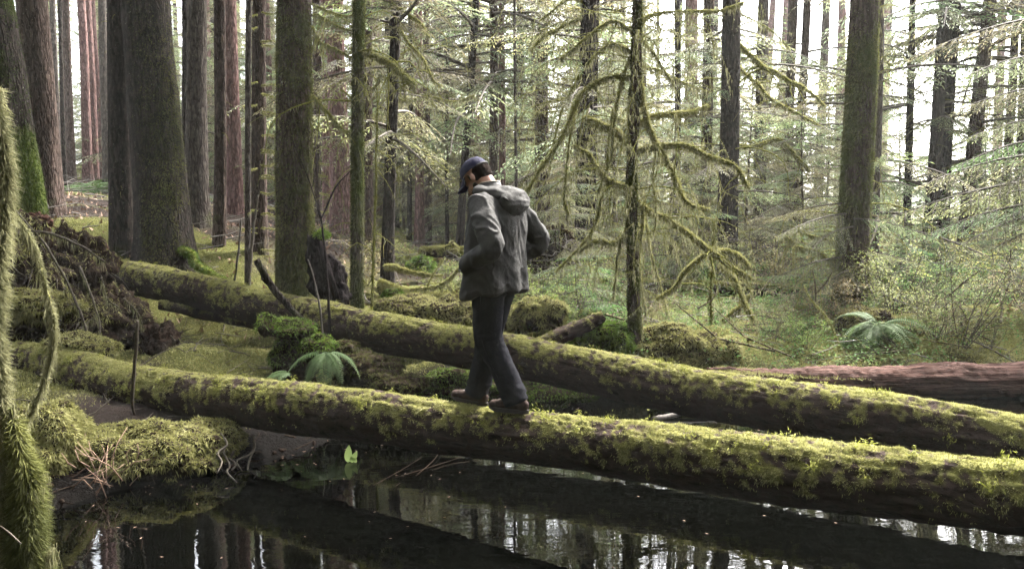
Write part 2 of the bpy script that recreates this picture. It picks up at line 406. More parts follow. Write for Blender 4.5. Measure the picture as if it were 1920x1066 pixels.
# moss carpet over the near ground
rng = np.random.default_rng(11)
vis = sstep(TS, 0.08, 0.3) * sstep(tm, 0.15, 0.45) * (TV[:, 1] > 4.0) * (TV[:, 1] < 14.5) * (np.abs(TV[:, 0] / np.maximum(TV[:, 1], .1)) < 0.66)
vis = vis / np.maximum(TV[:, 1], 4) ** 1.2
pt, nn = sample(TV, TF, 190000, vis, rng)
V, F, va, ti = blades(pt, nn, 0.038, 0.011, 0.8, 0.1, rng, 0.15)
obj('moss_carpet', V, F, M['moss'], attrs={'var': va, 'tip': ti}, kind='stuff', smooth=False)

# fallen twigs and litter on the floor
def litter(n, ylo, yhi, xf, seed, mat, name, rl=(0.1, 0.7), r=0.006, lift=0.04):
    rng = np.random.default_rng(seed); parts = []
    y = rng.uniform(ylo, yhi, n); x = y * rng.uniform(xf[0], xf[1], n)
    s = pond_sdf(x, y); ok = s > 0.05; x, y = x[ok], y[ok]; z = height(x, y)
    for a, b, c in zip(x, y, z):
        L = rng.uniform(*rl); th = rng.uniform(0, math.pi); up = rng.normal() * 0.25
        d = np.array([math.cos(th), math.sin(th), up]); q = np.array([a, b, c + rng.uniform(0, lift)])
        m = q + d * L * 0.5 + rng.normal(size=3) * 0.05 * L
        parts.append(tube(np.array([q, m, q + d * L + rng.normal(size=3) * 0.08 * L]), np.array([1, .8, .4]) * r * rng.uniform(.5, 1.4), 4, False))
    V, F = join(parts); return obj(name, V, F, mat, kind='stuff')
litter(900, 12, 30, (-0.62, 0.2), 3, M['deadtwig'], 'fallen_twigs', (0.2, 1.3), 0.010, 0.3)
litter(500, 6, 12, (-0.6, 0.6), 4, M['twig'], 'small_twigs', (0.1, 0.45), 0.005, 0.05)
rng = np.random.default_rng(8)
y = rng.uniform(11, 34, 14000); x = y * rng.uniform(-0.62, 0.62, 14000); z = height(x, y); ok = pond_sdf(x, y) > .1
pt = np.stack([x, y, z], 1)[ok]; V, F, va, ti = blades(pt + rng.normal(size=pt.shape) * .01, np.tile([0, 0, 1.0], (len(pt), 1)), 0.10, 0.05, 1.2, 0, rng)
obj('leaf_litter', V, F, M['reed'], kind='stuff', smooth=False)

# ------------------------------------------------------------------ logs
def make_log(name, label, rows, inv, seed, nseg=76, nr=540, ntuft=90000, cover=0.0, mat=None, tuft=None, rough=1.0, L=0.019, w=0.007, cat='log', tufts=True, mossy=True, rest=0):
    rng = np.random.default_rng(seed)
    pr = []
    for px, t, b in rows:
        d = 1.0 / inv(px) if callable(inv) else inv
        c = P(px, (t + b) / 2, d); pr.append([*c, (b - t) / 2 * d / FPX * .95])
    pr = np.array(pr)
    if rest:   # lies on the ground: follow it
        g = height(pr[:, 0], pr[:, 1]); pr[:, 2] = np.polyval(np.polyfit(np.arange(len(pr)), g, 1), np.arange(len(pr))) + pr[:, 3] * 0.8 + rest
    pr = resample(pr, nr); path, r = pr[:, :3], pr[:, 3]
    V, F = tube(path, r, nseg)
    n = nr * nseg; N = vnormals(V, F)
    q = V.copy(); T = unit(path[-1] - path[0]); al = V @ T
    qs = np.stack([al * 2.2, *(np.delete(N, 0, 1) * 7).T], 1)
    V = V + N * (0.016 * rough * fbm(qs, 4, seed) + 0.02 * rough * fbm(q * 3.0, 3, seed + 1))[:, None]
    V = V + N * (0.012 * rough * (1 - 2.5 * np.abs(fbm(np.stack([al * 9, *(np.delete(N, 0, 1) * 9).T], 1), 3, seed + 40))) )[:, None]
    if not mossy: V = V + N * (.030 * fbm(np.stack([al * 1.3, *(np.delete(N, 0, 1) * 17).T], 1), 3, seed + 41))[:, None]
    up = N[:, 2]
    side = -N[:, 1] * .25
    m = sstep(up + side + 0.5 * fbm(q * 2.2, 3, seed + 2) + 1.0 * fbm(q * 9, 3, seed + 3) + 1.7 * fbm(q * 30, 3, seed + 4) + cover, 0.36, 1.15) if mossy else np.zeros(len(V))
    V = V + N * (m * 0.008 * (0.7 + 0.9 * fbm(q * 14, 2, seed + 5)))[:, None]
    t = thing(name, label, cat, path[0])
    obj('trunk', V, F, mat or M['log_bark'], t, attrs={'moss': m})
    if tufts:
        N = vnormals(V, F)
        vis = m * (0.35 + 0.65 * sstep(-N[:, 1] + N[:, 2], -0.4, 0.5))
        pt, nn = sample(V, F, ntuft, vis * (.45 + .55 * sstep(fbm(V * 7, 3, seed + 30), -.25, .2)), rng)
        BV, BF, va, ti = blades(pt, nn, L, w, 0.75, 0.25, rng, 0.25)
        obj('moss', BV, BF, tuft or M['moss'], t, attrs={'var': va, 'tip': ti}, kind='stuff', smooth=False)
        if ntuft > 80000:   # shaggier star shaped clumps
            ci = rng.choice(len(V), 90, p=m * (m > .3) * (np.abs(V[:, 1] - path[:, 1].mean()) < 9) / (m * (m > .3) * (np.abs(V[:, 1] - path[:, 1].mean()) < 9)).sum()); k_ = np.repeat(ci, 45)
            BV, BF, va, ti = blades(V[k_] + rng.normal(size=(len(k_), 3)) * .022, N[k_], .030, .008, .9, .35, rng, .3)
            obj('moss', BV, BF, M['moss_tip'], t, attrs={'var': va, 'tip': ti}, kind='stuff', smooth=False)
    return t, path, r

inv_near = lambda px: 0.1332 + (px - 340) * 0.0000697
inv_far = lambda px: 0.1266 + (px - 1000) * 0.000058
near_log, near_path, near_r = make_log('fallen_log', 'long mossy fallen log the man walks on, above the pond water',
    [(30, 640, 700), (120, 650, 748), (220, 676, 772), (340, 694, 787), (500, 710, 806), (740, 737, 838), (930, 764, 862), (1160, 785, 893), (1385, 810, 935), (1500, 822, 950), (1700, 843, 975), (1920, 864, 1003), (2150, 890, 1040)], inv_near, 31, ntuft=120000)
far_log, far_path, far_r = make_log('fallen_log', 'thick mossy fallen log behind the man, running down from the torn root mass',
    [(188, 480, 540), (350, 508, 574), (500, 543, 612), (620, 566, 642), (700, 583, 658), (830, 606, 682), (995, 633, 712), (1200, 670, 760), (1385, 702, 798), (1600, 727, 834), (1800, 755, 862), (1920, 777, 884), (2150, 812, 925)], inv_far, 47, ntuft=110000)
# bare red log by the far bank
t, rp, rr = make_log('red_log', 'bare reddish barkless log lying along the far bank at the right', [(1330, 690, 730), (1420, 692, 738), (1560, 690, 752), (1720, 685, 758), (1900, 680, 762), (2100, 676, 766)], 9.35, 53, 48, 160, mat=M['redwood'], rough=1.8, tufts=False, mossy=False)
pt = resample(rp[5:60], 40); rng = np.random.default_rng(5)
V, F = tube(pt, rr[5] * 0.3, 6)
b0 = pt[rng.integers(0, 40, 7000)] + np.stack([rng.normal(size=7000) * .03, rng.normal(size=7000) * .08, np.full(7000, rr[5] * 0.93)], 1)
BV, BF, va, ti = blades(b0, np.tile([0, 0, 1.0], (7000, 1)), 0.035, 0.011, 0.8, 0, rng)
obj('moss', BV, BF, M['moss'], t, attrs={'var': va, 'tip': ti}, kind='stuff', smooth=False)

make_log('fallen_log', 'thin dark log lying under the upper mossy log on the left bank', [(300, 562, 580), (400, 582, 602), (500, 600, 620)], 11.0, 61, 20, 60, 6000, 0.0)
make_log('fallen_log', 'broken dark log with a splintered red tip leaning on the mossy bank', [(1000, 640, 668), (1060, 610, 640), (1128, 583, 606)], lambda px: 1 / (9.3 + (px - 1000) * .003), 67, 20, 50, 3000, -0.5)
make_log('fallen_log', 'brown log with a moss cushion raised across the forest floor behind the man', [(790, 463, 483), (840, 466, 486), (890, 470, 490), (960, 478, 498)], 17.0, 71, 20, 60, 9000, -0.25, L=.05, w=.02, rest=.27)
make_log('fallen_log', 'dark rotting log lying on the forest floor left of the moss cushioned log', [(735, 472, 488), (780, 478, 494), (830, 484, 500)], 18.0, 73, 16, 40, 3000, -0.3, L=.05, w=.02, rest=.01)
make_log('fallen_log', 'long brown log lying among shrubs behind the moss draped tree', [(1200, 508, 530), (1300, 514, 536), (1400, 524, 546), (1515, 538, 560)], 14.0, 79, 20, 60, 9000, -0.2, L=.05, w=.016, rest=.01)
make_log('fallen_log', 'slim grey pole log lying in front of the flared tree base', [(690, 512, 522), (760, 515, 525), (835, 520, 530)], 13.6, 83, 12, 40, 2500, -0.1, L=.04, w=.014, rest=.01)
make_log('fallen_log', 'short pale yellow mossy log in the gap left of the man', [(712, 524, 545), (750, 540, 562), (800, 548, 566), (850, 552, 566)], 12.4, 89, 20, 40, 14000, 0.8, L=.045, w=.014)
make_log('fallen_log', 'low dark log on the ground behind the broad mossy trunk', [(440, 436, 446), (520, 432, 446), (600, 440, 452)], 21.0, 97, 12, 30, 2000, -0.2, L=.06, w=.02, rest=.01)
# ------------------------------------------------------------------ trees
def add_moss(t, V, F, m, n, mat, L=0.03, w=0.010, seed=0, name='moss'):
    rng = np.random.default_rng(seed); N = vnormals(V, F)
    pt, nn = sample(V, F, n, m * (0.15 + 0.85 * sstep(-N[:, 1], -0.3, 0.2)), rng)
    if not len(pt): return
    BV, BF, va, ti = blades(pt, nn, L, w, 0.7, 0.5, rng, 0.4)
    return obj(name, BV, BF, mat, t, attrs={'var': va, 'tip': ti}, kind='stuff', smooth=False)

def trunk_geo(base, axis, H, r, flare=0.5, seg=20, fine=0.12, seed=0, taper=0.62, ridge=0.05, sway=0.0):
    zs = np.concatenate([np.arange(0, 6.2, fine), np.linspace(6.4, H, 16)])
    rr = r * (1 - taper * zs / H)
    path = base + axis[None] * zs[:, None]
    path[:, 0] += sway * np.sin(zs * 0.8 + seed); path[:, 1] += sway * np.cos(zs * 0.7 + seed * 2)
    V, F = tube(path, rr, seg, True)
    n = len(zs) * seg
    th = np.tile(np.linspace(0, 2 * math.pi, seg, endpoint=False), len(zs)); zz = np.repeat(zs, seg)
    c, s = np.cos(th), np.sin(th); o = seed * 3.7
    ax = np.repeat(path, seg, 0); rad_ = V[:n] - ax
    fl = 1 + flare * np.exp(-zz / 0.45) * (0.75 + 0.9 * fbm(np.stack([c * 1.3 + o, s * 1.3, zz * 0.15], 1), 2, seed)) + 0.25 * flare * np.exp(-zz / 1.5)
    b = 1 + ridge * 2.2 * fbm(np.stack([c * 5 + o, s * 5, zz * 1.1], 1), 3, seed + 1) + 0.10 * fbm(np.stack([c + o, s, zz * 0.5], 1), 2, seed + 2)
    V[:n] = ax + rad_ * (fl * b)[:, None]
    return V, F, path, rr

# ---- foliage meshes, shared between trees
def clump_leaves(B, D, L, W, rng):
    """thin drooping needle sprigs: base points, directions"""
    n = len(B); s = unit(np.cross(D, rng.normal(size=(n, 3)) * 0.35 + np.array([0, 0, 1.0]))) * (W * 0.5)
    l = (L * rng.uniform(0.6, 1.25, n))[:, None]
    mid = B + D * l * 0.5
    V = np.stack([B, mid - s, B + D * l + np.array([0, 0, -1]) * l * 0.15, mid + s], 1).reshape(-1, 3)
    i = np.arange(n)[:, None] * 4
    return V, np.concatenate([i + np.array([0, 1, 2]), i + np.array([0, 2, 3])])

def bough_geo(L, rng, step=0.075, nc=7, W=0.022, CL=0.085, droop=0.30):
    t = np.linspace(0, 1, 14); kx = rng.normal() * 0.12
    ax = np.stack([L * t, kx * L * t**2, L * (0.10 * t - droop * t**2)], 1)
    WV, WF = tube(ax, 0.013 * L * (1 - 0.85 * t), 5, False)
    B, D = [], []; twigs = []
    x = 0.12 * L; sgn = 1
    while x < L:
        u = x / L; k = u * 13; i = min(int(k), 12); p = ax[i] + (ax[i + 1] - ax[i]) * (k - i)
        sgn = -sgn
        l = (0.42 * L * (1 - u) ** 0.8 + 0.08) * rng.uniform(0.55, 1.1)
        d = unit(np.array([0.55 + 0.3 * rng.random(), sgn * 0.8, -0.18 - 0.3 * rng.random()]))
        m = max(3, int(nc * l / 0.45)); f = (np.arange(m) + 0.4) / m
        pts = p + d * (l * f)[:, None] + np.array([0, 0, -1]) * (0.22 * l * f**2)[:, None]
        twigs.append(tube(np.array([p, pts[len(pts) // 2], pts[-1]]), [0.005, 0.004, 0.002], 3, False))
        for sg in (-1, 1):
            dd = unit(d[None] * 0.8 + sg * np.cross(d, [0, 0, 1.0])[None] * 0.75 + rng.normal(size=(m, 3)) * 0.18 + np.array([0, 0, -0.12]))
            B.append(pts); D.append(dd)
        x += step * rng.uniform(0.7, 1.3)
    B, D = np.vstack(B), np.vstack(D)
    LV, LF = clump_leaves(B, D, CL, W, rng)
    TVV, TFF = join([(WV, WF)] + twigs)
    return (TVV, TFF), (LV, LF)

def pack(wood, leaf, rng, name, mats):
    V, F = join([wood, leaf]); nl = len(leaf[0]) // 4
    var = np.concatenate([np.full(len(wood[0]), .5), np.repeat(rng.random(nl), 4)])
    return mesh(name, V, F, mats, smooth=False, attrs={'var': var, 'moss': np.zeros(len(V))}, midx=np.concatenate([np.zeros(len(wood[1]), int), np.ones(len(leaf[1]), int)]))

rng = np.random.default_rng(77)
BOUGH = [pack(*bough_geo(2.2, rng), rng, 'bough', [M['twig'], M['needle']]) for _ in range(5)]
BOUGH_FINE = [pack(*bough_geo(1.5, rng, 0.04, 13, 0.011, 0.055, 0.22), rng, 'bough', [M['twig'], M['needle']]) for _ in range(3)]
SPRIG = [pack(*bough_geo(0.8, rng, 0.035, 11, 0.010, 0.05, 0.25), rng, 'bough', [M['twig'], M['needle_bright']]) for _ in range(3)]

def rotz(V, a):
    c, s = math.cos(a), math.sin(a); return V @ np.array([[c, s, 0], [-s, c, 0], [0, 0, 1.0]])

def crown_geo(z0, z1, R, n, rng, mats):
    W, Lf = [], []
    for k in range(n):
        u = (k + rng.random()) / n; z = z0 + (z1 - z0) * u
        L = R * (1 - 0.75 * u) * rng.uniform(0.6, 1.15)
        w, l = bough_geo(L, rng, 0.16, 4, 0.05, 0.19, 0.35); w = (w[0], w[1]); a = rng.uniform(0, 6.283)
        W.append((rotz(w[0], a) + [0, 0, z], w[1])); Lf.append((rotz(l[0], a) + [0, 0, z], l[1]))
    return pack(join(W), join(Lf), rng, 'crown', mats)
CROWN_HI = [crown_geo(8.5, 23, 3.0, 75, rng, [M['twig'], M['needle']]) for _ in range(3)]
CROWN_LO = [crown_geo(0.8, 20, 3.4, 210, rng, [M['twig'], M['needle']]) for _ in range(4)]

def dead_twigs(base, axis, r, z0, z1, n, lmin, lmax, seed, droop=0.3, rad0=0.008):
    rng = np.random.default_rng(seed); parts = []
    for _ in range(n):
        z = rng.uniform(z0, z1); a = rng.uniform(0, 6.283); L = rng.uniform(lmin, lmax)
        d = np.array([math.cos(a), math.sin(a), rng.normal() * 0.25]); p = base + axis * z + d * r * 0.8
        pts = np.array([p, p + d * L * .5 + rng.normal(size=3) * .04 * L, p + d * L + np.array([0, 0, -droop * L]) + rng.normal(size=3) * .06 * L])
        parts.append(tube(resample(pts, 5), rad0 * np.linspace(1, .35, 5), 4, False))
        if L > 0.5:
            for _k in range(3):
                q = pts[1] + (pts[2] - pts[1]) * rng.random(); e = q + (d + rng.normal(size=3) * .6 + np.array([0, 0, -.5])) * L * 0.3
                parts.append(tube(np.array([q, (q + e) / 2 + rng.normal(size=3) * .02, e]), np.array([.5, .4, .2]) * rad0, 3, False))
    return join(parts)

def make_tree(label, xb, xt, d, w, bark_='bark_brown', moss=0.0, mossn=0, flare=0.45, crown=None, boughs=(), twigs=None, seed=1, H=24, seg=18, fine=0.14, mossmat='moss_dim', name='conifer_tree', mossfn=None, group=None, sway=0.015, ytop=0, ridge=0.05):
    rng = np.random.default_rng(seed)
    q = P(xb, 480, d); tp = P(xt, ytop, d)
    base = np.array([q[0], d, gz(q[0], d) - 0.25]); ax = tp - np.array([q[0], d, P(xb, 480, d)[2]]); ax = ax / ax[2]
    r = w / 2 * d / FPX
    t = thing(name, label, 'tree', base, group=group)
    V, F, path, rr = trunk_geo(base, ax, H, r, flare, seg, fine, seed, sway=sway, ridge=ridge)
    N = vnormals(V, F)
    m = np.clip(moss + 0.9 * fbm(V * np.array([2, 2, 1.2]), 3, seed + 9), 0, 1) if moss > 0 else np.clip(0.25 * fbm(V * 2, 2, seed) + 0.35 * np.exp(-(V[:, 2] - base[2]) / 0.8), 0, 1)
    if mossfn is not None: m = m * mossfn(V, N, base)
    obj('trunk', V, F, M[bark_], t, attrs={'moss': m})
    if mossn: add_moss(t, V, F, m * (V[:, 2] < 7), mossn, M[mossmat], 0.035, 0.012, seed)
    if twigs:
        z0, z1, n, l0, l1 = twigs
        TVV, TFF = dead_twigs(base, ax, r, z0, z1, n, l0, l1, seed + 3)
        obj('dead_branches', TVV, TFF, M['mosslimb'], t, attrs={'moss': np.full(len(TVV), .45)}, kind='stuff')
    if crown is not None:
        link('crown', crown[seed % len(crown)], t, rot=(0, 0, seed * 1.7), sc=rng.uniform(.85, 1.1))
    for b in boughs:
        kind, z, a, s = b
        mm = (BOUGH if kind == 'b' else BOUGH_FINE if kind == 'f' else SPRIG)
        p = ax * z; link('bough', mm[rng.integers(len(mm))], t, loc=(p[0], p[1], p[2]), rot=(rng.normal() * .15, rng.normal() * .12, a), sc=s)
    return t, base, ax, r

def rb(n, z0, z1, s0, s1, seed, a0=0, a1=6.283, kind='b'):
    r = np.random.default_rng(seed)
    return [(kind, r.uniform(z0, z1), r.uniform(a0, a1), r.uniform(s0, s1)) for _ in range(n)]

HI, LO = CROWN_HI, CROWN_LO
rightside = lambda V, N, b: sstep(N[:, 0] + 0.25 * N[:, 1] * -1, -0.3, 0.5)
lowfade = lambda z: (lambda V, N, b: 0.35 + 0.65 * np.exp(-np.maximum(V[:, 2] - b[2], 0) / z))
TREES = [
 # label, xb, xt, depth, width, options
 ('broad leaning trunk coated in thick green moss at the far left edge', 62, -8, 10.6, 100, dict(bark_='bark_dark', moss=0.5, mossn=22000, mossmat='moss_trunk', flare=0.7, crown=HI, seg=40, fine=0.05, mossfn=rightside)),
 ('brown trunk just right of the green mossy far left tree', 88, 60, 14.5, 58, dict(crown=HI, seg=24)),
 ('slim trunk, first of the thin stems right of the brown far left trunk', 118, 98, 26, 12, dict(crown=HI, bark_='bark_grey')),
 ('slim straight trunk standing close left of the pinkish lit trunks', 140, 124, 27, 15, dict(crown=HI, bark_='bark_brown')),
 ('very thin dark stem between two slim trunks on the sunny slope', 128, 112, 24, 8, dict(bark_='bark_dark', crown=HI)),
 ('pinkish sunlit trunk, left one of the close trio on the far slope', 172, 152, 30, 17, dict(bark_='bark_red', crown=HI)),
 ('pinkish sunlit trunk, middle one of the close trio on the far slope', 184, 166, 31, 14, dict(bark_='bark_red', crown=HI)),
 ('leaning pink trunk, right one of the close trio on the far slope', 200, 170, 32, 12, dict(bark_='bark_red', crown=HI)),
 ('grey brown stem partly hidden left of the dark twin trunks', 206, 192, 24, 16, dict(bark_='bark_grey', crown=HI)),
 ('straight dark trunk touching the left side of the huge flared tree', 226, 222, 13.2, 42, dict(bark_='bark_dark', crown=HI, seg=26, fine=0.08, flare=0.25, twigs=(1, 5, 10, .05, .2))),
 ('huge dark trunk flaring widely to mossy roots behind the upper log', 312, 276, 13.0, 92, dict(bark_='bark_dark', moss=0.35, mossn=16000, flare=0.6, crown=HI, seg=56, fine=0.05, mossfn=lambda V, N, b: rightside(V, N, b) * np.exp(-np.maximum(V[:, 2] - b[2], 0) / 2.2) , ridge=0.04)),
 ('smooth grey brown trunk with mossy foot right of the huge flared tree', 374, 368, 15, 38, dict(bark_='bark_grey', crown=HI, seg=24, fine=.1, flare=0.8)),
 ('narrow dark trunk half hidden behind the smooth grey brown trunk', 349, 348, 17, 14, dict(bark_='bark_dark', crown=HI)),
 ('slim brown trunk, clean and straight, left of the wide reddish one', 410, 412, 14, 23, dict(bark_='bark_brown', crown=HI, seg=20, flare=0.15, twigs=(1.5, 5, 5, .1, .3))),
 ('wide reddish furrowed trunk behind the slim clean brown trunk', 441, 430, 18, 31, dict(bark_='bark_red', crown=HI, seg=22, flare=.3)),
 ('thin pole like trunk right of the wide reddish furrowed one', 460, 464, 12.2, 12, dict(bark_='bark_grey', flare=0.1, crown=HI, fine=.2, seg=12)),
 ('trunk ringed with many short mossy branch stubs up its height', 486, 486, 14, 27, dict(bark_='bark_brown', crown=HI, seg=22, flare=0.5)),
 ('stout straight trunk clothed in speckled moss in front of the stubs tree', 556, 549, 11.4, 70, dict(bark_='bark_brown', moss=0.5, mossn=30000, flare=0.25, crown=HI, seg=44, fine=.05, mossfn=lowfade(2.2))),
 ('brown trunk peeking out right behind the stout moss speckled tree', 594, 594, 21, 18, dict(bark_='bark_brown', crown=HI, twigs=(1, 6, 20, .15, .6))),
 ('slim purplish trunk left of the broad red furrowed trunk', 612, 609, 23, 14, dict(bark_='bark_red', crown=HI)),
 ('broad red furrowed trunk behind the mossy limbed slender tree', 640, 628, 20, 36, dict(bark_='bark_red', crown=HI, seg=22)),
 ('slender mossy tree with one fat mossy arm reaching right', 664, 670, 11.2, 25, dict(bark_='bark_grey', moss=.45, mossn=9000, flare=.15, crown=HI, seg=22, fine=.08)),
 ('brown trunk close behind the slender fat armed tree', 690, 688, 17, 22, dict(bark_='bark_brown', crown=HI, twigs=(1, 5, 18, .2, .8))),
 ('dark trunk leaning slightly right with a long mossy root flare', 724, 738, 14.2, 22, dict(bark_='bark_dark', crown=HI, seg=20, flare=.7, twigs=(1, 5, 14, .2, .9), boughs=rb(5, 3.0, 5, .5, .8, 5))),
 ('thin dark stem left of the close pair of brown trunks', 768, 770, 24, 9, dict(bark_='bark_dark', crown=HI, twigs=(2, 7, 16, .2, .8))),
 ('brown trunk, left of the close pair behind the raised log', 786, 785, 24, 17, dict(bark_='bark_red', crown=HI)),
 ('brown trunk, right of the close pair behind the raised log', 802, 800, 25, 14, dict(bark_='bark_brown', crown=HI)),
 ('faint pale trunk with mottled bark right of the close pair', 822, 832, 30, 19, dict(bark_='bark_grey', crown=LO)),
 ('thin straight stem between the pale mottled trunk and the leaning tree', 838, 839, 24, 7, dict(bark_='bark_dark', crown=HI, twigs=(2, 7, 24, .2, .7))),
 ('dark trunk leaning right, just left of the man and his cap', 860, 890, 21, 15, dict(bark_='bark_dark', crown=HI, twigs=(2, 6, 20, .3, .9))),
 ('left twin trunk rising behind the cap of the man', 924, 926, 22, 17, dict(bark_='bark_brown', crown=HI, twigs=(3, 7, 16, .3, 1.0), boughs=rb(4, 4.2, 6.5, .6, 1.0, 8))),
 ('right twin trunk rising behind the cap of the man', 940, 941, 22.5, 13, dict(bark_='bark_red', crown=HI)),
 ('spindly bare stem right of the twin trunks', 967, 966, 20, 6, dict(bark_='bark_grey', crown=HI, twigs=(2, 6, 30, .2, .6))),
 ('hazy brown trunk half veiled by foliage right of the man', 1016, 1018, 23, 26, dict(bark_='bark_brown', crown=HI, boughs=rb(9, 3, 7, .6, 1.1, 12), twigs=(2, 6, 30, .3, 1.2))),
 ('dark trunk with forked top behind the arched mossy limb', 1092, 1104, 16, 32, dict(bark_='bark_dark', crown=HI, seg=22, twigs=(1.5, 5.5, 40, .3, 1.1), boughs=rb(4, 2.5, 5.5, .5, .8, 13))),
 ('thin dark stem alongside the forked dark trunk', 1112, 1118, 16.5, 10, dict(bark_='bark_dark', flare=.1, crown=HI)),
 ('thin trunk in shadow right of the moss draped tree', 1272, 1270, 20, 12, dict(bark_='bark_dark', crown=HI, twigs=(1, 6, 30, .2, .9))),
 ('brown trunk between the moss draped tree and the thick straight one', 1320, 1330, 20, 22, dict(bark_='bark_brown', crown=HI, twigs=(1.5, 6, 26, .3, 1.0), boughs=rb(4, 3, 6, .6, .9, 15))),
 ('thick straight dark trunk right of the moss draped tree', 1362, 1372, 15.5, 37, dict(bark_='bark_dark', crown=HI, seg=26, fine=.1, twigs=(.8, 4.5, 34, .3, 1.0), boughs=rb(3, 3, 5, .4, .6, 16))),
 ('grey brown trunk right of the thick straight dark trunk', 1420, 1432, 20, 23, dict(bark_='bark_grey', crown=HI, twigs=(1, 6, 26, .3, 1.0), boughs=rb(5, 1.5, 4, .6, 1.0, 18))),
 ('left trunk of the leaning pair below the bright sky opening', 1474, 1488, 22, 18, dict(bark_='bark_brown', twigs=(1, 6, 22, .3, 1.1), boughs=rb(4, 1, 3.5, .6, 1.0, 20))),
 ('right trunk of the leaning pair below the bright sky opening', 1490, 1512, 22, 17, dict(bark_='bark_brown', twigs=(1, 6, 20, .3, 1.1))),
 ('large trunk with bark moss and small shoots dominating the right side', 1598, 1618, 12.4, 57, dict(bark_='bark_brown', moss=.42, mossn=24000, seg=44, fine=.05, flare=.4, twigs=(.3, 4.5, 60, .05, .35))),
 ('shaded trunk tucked right behind the large mossy right side trunk', 1640, 1652, 16, 15, dict(bark_='bark_grey', twigs=(1, 5, 20, .2, .8))),
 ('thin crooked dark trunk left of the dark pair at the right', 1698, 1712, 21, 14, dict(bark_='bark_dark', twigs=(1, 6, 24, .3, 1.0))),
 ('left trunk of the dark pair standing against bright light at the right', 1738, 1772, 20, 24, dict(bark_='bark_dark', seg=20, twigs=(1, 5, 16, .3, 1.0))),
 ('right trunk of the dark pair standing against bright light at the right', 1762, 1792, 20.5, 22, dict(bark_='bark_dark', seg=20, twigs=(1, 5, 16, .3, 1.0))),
 ('leaning trunk with pale mossy bark near the right edge', 1806, 1852, 20, 27, dict(bark_='bark_brown', seg=20, twigs=(1, 5, 26, .3, 1.1), boughs=rb(3, .6, 2.5, .6, .9, 25))),
 ('slim trunk second from the right edge', 1880, 1905, 22, 17, dict(bark_='bark_brown', twigs=(1, 6, 20, .3, 1.0), boughs=rb(4, 2, 6, .7, 1.0, 26))),
 ('slim dark trunk at the right edge', 1905, 1925, 21, 16, dict(bark_='bark_dark', twigs=(1, 6, 20, .3, 1.0), boughs=rb(4, 3.5, 6, .7, 1.0, 27))),
]
TB = {}
for k, (lab, xb, xt, d, w, kw) in enumerate(TREES):
    if d > 18.5 and kw.get('crown') is HI: kw.pop('crown')
    TB[xb] = make_tree(lab, xb, xt, d, w, seed=100 + k, **kw)

# far trees that read alike through the haze
rng = np.random.default_rng(2024); spots = []
for k in range(700):
    Y = rng.uniform(27, 62); px = rng.uniform(-60, 1980)
    if all(abs(px - a) / FPX * Y > 0.5 or abs(Y - b) > 3 for a, b in spots): spots.append((px, Y))
    if len(spots) >= 112: break
spots += [(rng.uniform(60, 620), rng.uniform(33, 60)) for _ in range(20)]
for k, (px, Y) in enumerate(spots):
    if 1655 < px < 1865 and rng.random() < .8: continue
    x = P(px, 400, Y)[0]; b = np.array([x, Y, gz(x, Y) - .1])
    t = thing('conifer_tree', 'slim distant conifer standing far back in the pale hazy forest', 'tree', b, group='distant hazy conifers')
    V, F, _, _ = trunk_geo(b, np.array([rng.normal() * .015, 0, 1.0]), 22, rng.uniform(.12, .26), .3, 9, .8, 300 + k)
    obj('trunk', V, F, M[['bark_brown', 'bark_red', 'bark_dark'][k % 3]], t, attrs={'moss': np.zeros(len(V))})
    lo = px > 560 or rng.random() < .85
    link('crown', (LO if lo else HI)[k % 3], t, rot=(0, 0, k * 2.1), sc=(rng.uniform(.45, .85) if 600 < px < 1250 else rng.uniform(.35, .7)) * (.7 if px > 1430 and rng.random() < .75 else 1))

# haze round the whole place
rng = np.random.default_rng(17)      # unseen forest behind and beside the camera, added to shade the pond
for k in range(104):
    if 80 <= k < 94: y = rng.uniform(0, 9); x = -rng.uniform(.82 * y + 5.5, 18)
    elif k >= 94: y = rng.uniform(-3, 6); x = rng.uniform(.85 * y + 6, 19)
    elif k < 64: x, y = rng.uniform(-20, 20), rng.uniform(-18, -3.5)
    elif k < 73: x, y = rng.uniform(-15, -5.5), rng.uniform(-2, 6)
    else: x, y = rng.uniform(11, 18), rng.uniform(-2, 9)
    b = np.array([x, y, gz(x, y) - .1]); t = thing('conifer_tree', 'unseen conifer of the forest around the pond, added to shade it', 'tree', b, group='unseen conifers shading the pond')
    V, F, _, _ = trunk_geo(b, np.array([rng.normal() * .02, 0, 1.0]), 23, rng.uniform(.2, .4), .3, 10, .6, 700 + k)
    obj('trunk', V, F, M['bark_brown'], t, attrs={'moss': np.zeros(len(V))})
    link('crown', (LO if k < 64 or k >= 80 else HI)[k % 3], t, rot=(0, 0, k * 2.1), sc=rng.uniform(1.0, 1.35))
k = NT('thin forest haze'); pv = k.n('VolumePrincipled', Density=HAZE, Anisotropy=0.2); pv.inputs['Color'].default_value = (0.93, 0.95, 0.92, 1)
k.t.nodes.remove(k.b); k.l(pv.outputs[0], k.t.nodes['Material Output'].inputs['Volume'])
bx = np.array([(x, y, z) for x in (-155, 155) for y in (-35, 165) for z in (-2.2, 29)])
bf = np.array([(0, 1, 3, 2), (4, 6, 7, 5), (0, 4, 5, 1), (2, 3, 7, 6), (0, 2, 6, 4), (1, 5, 7, 3)])
hz = obj('haze', bx, bf, k.m, kind='stuff', smooth=False)
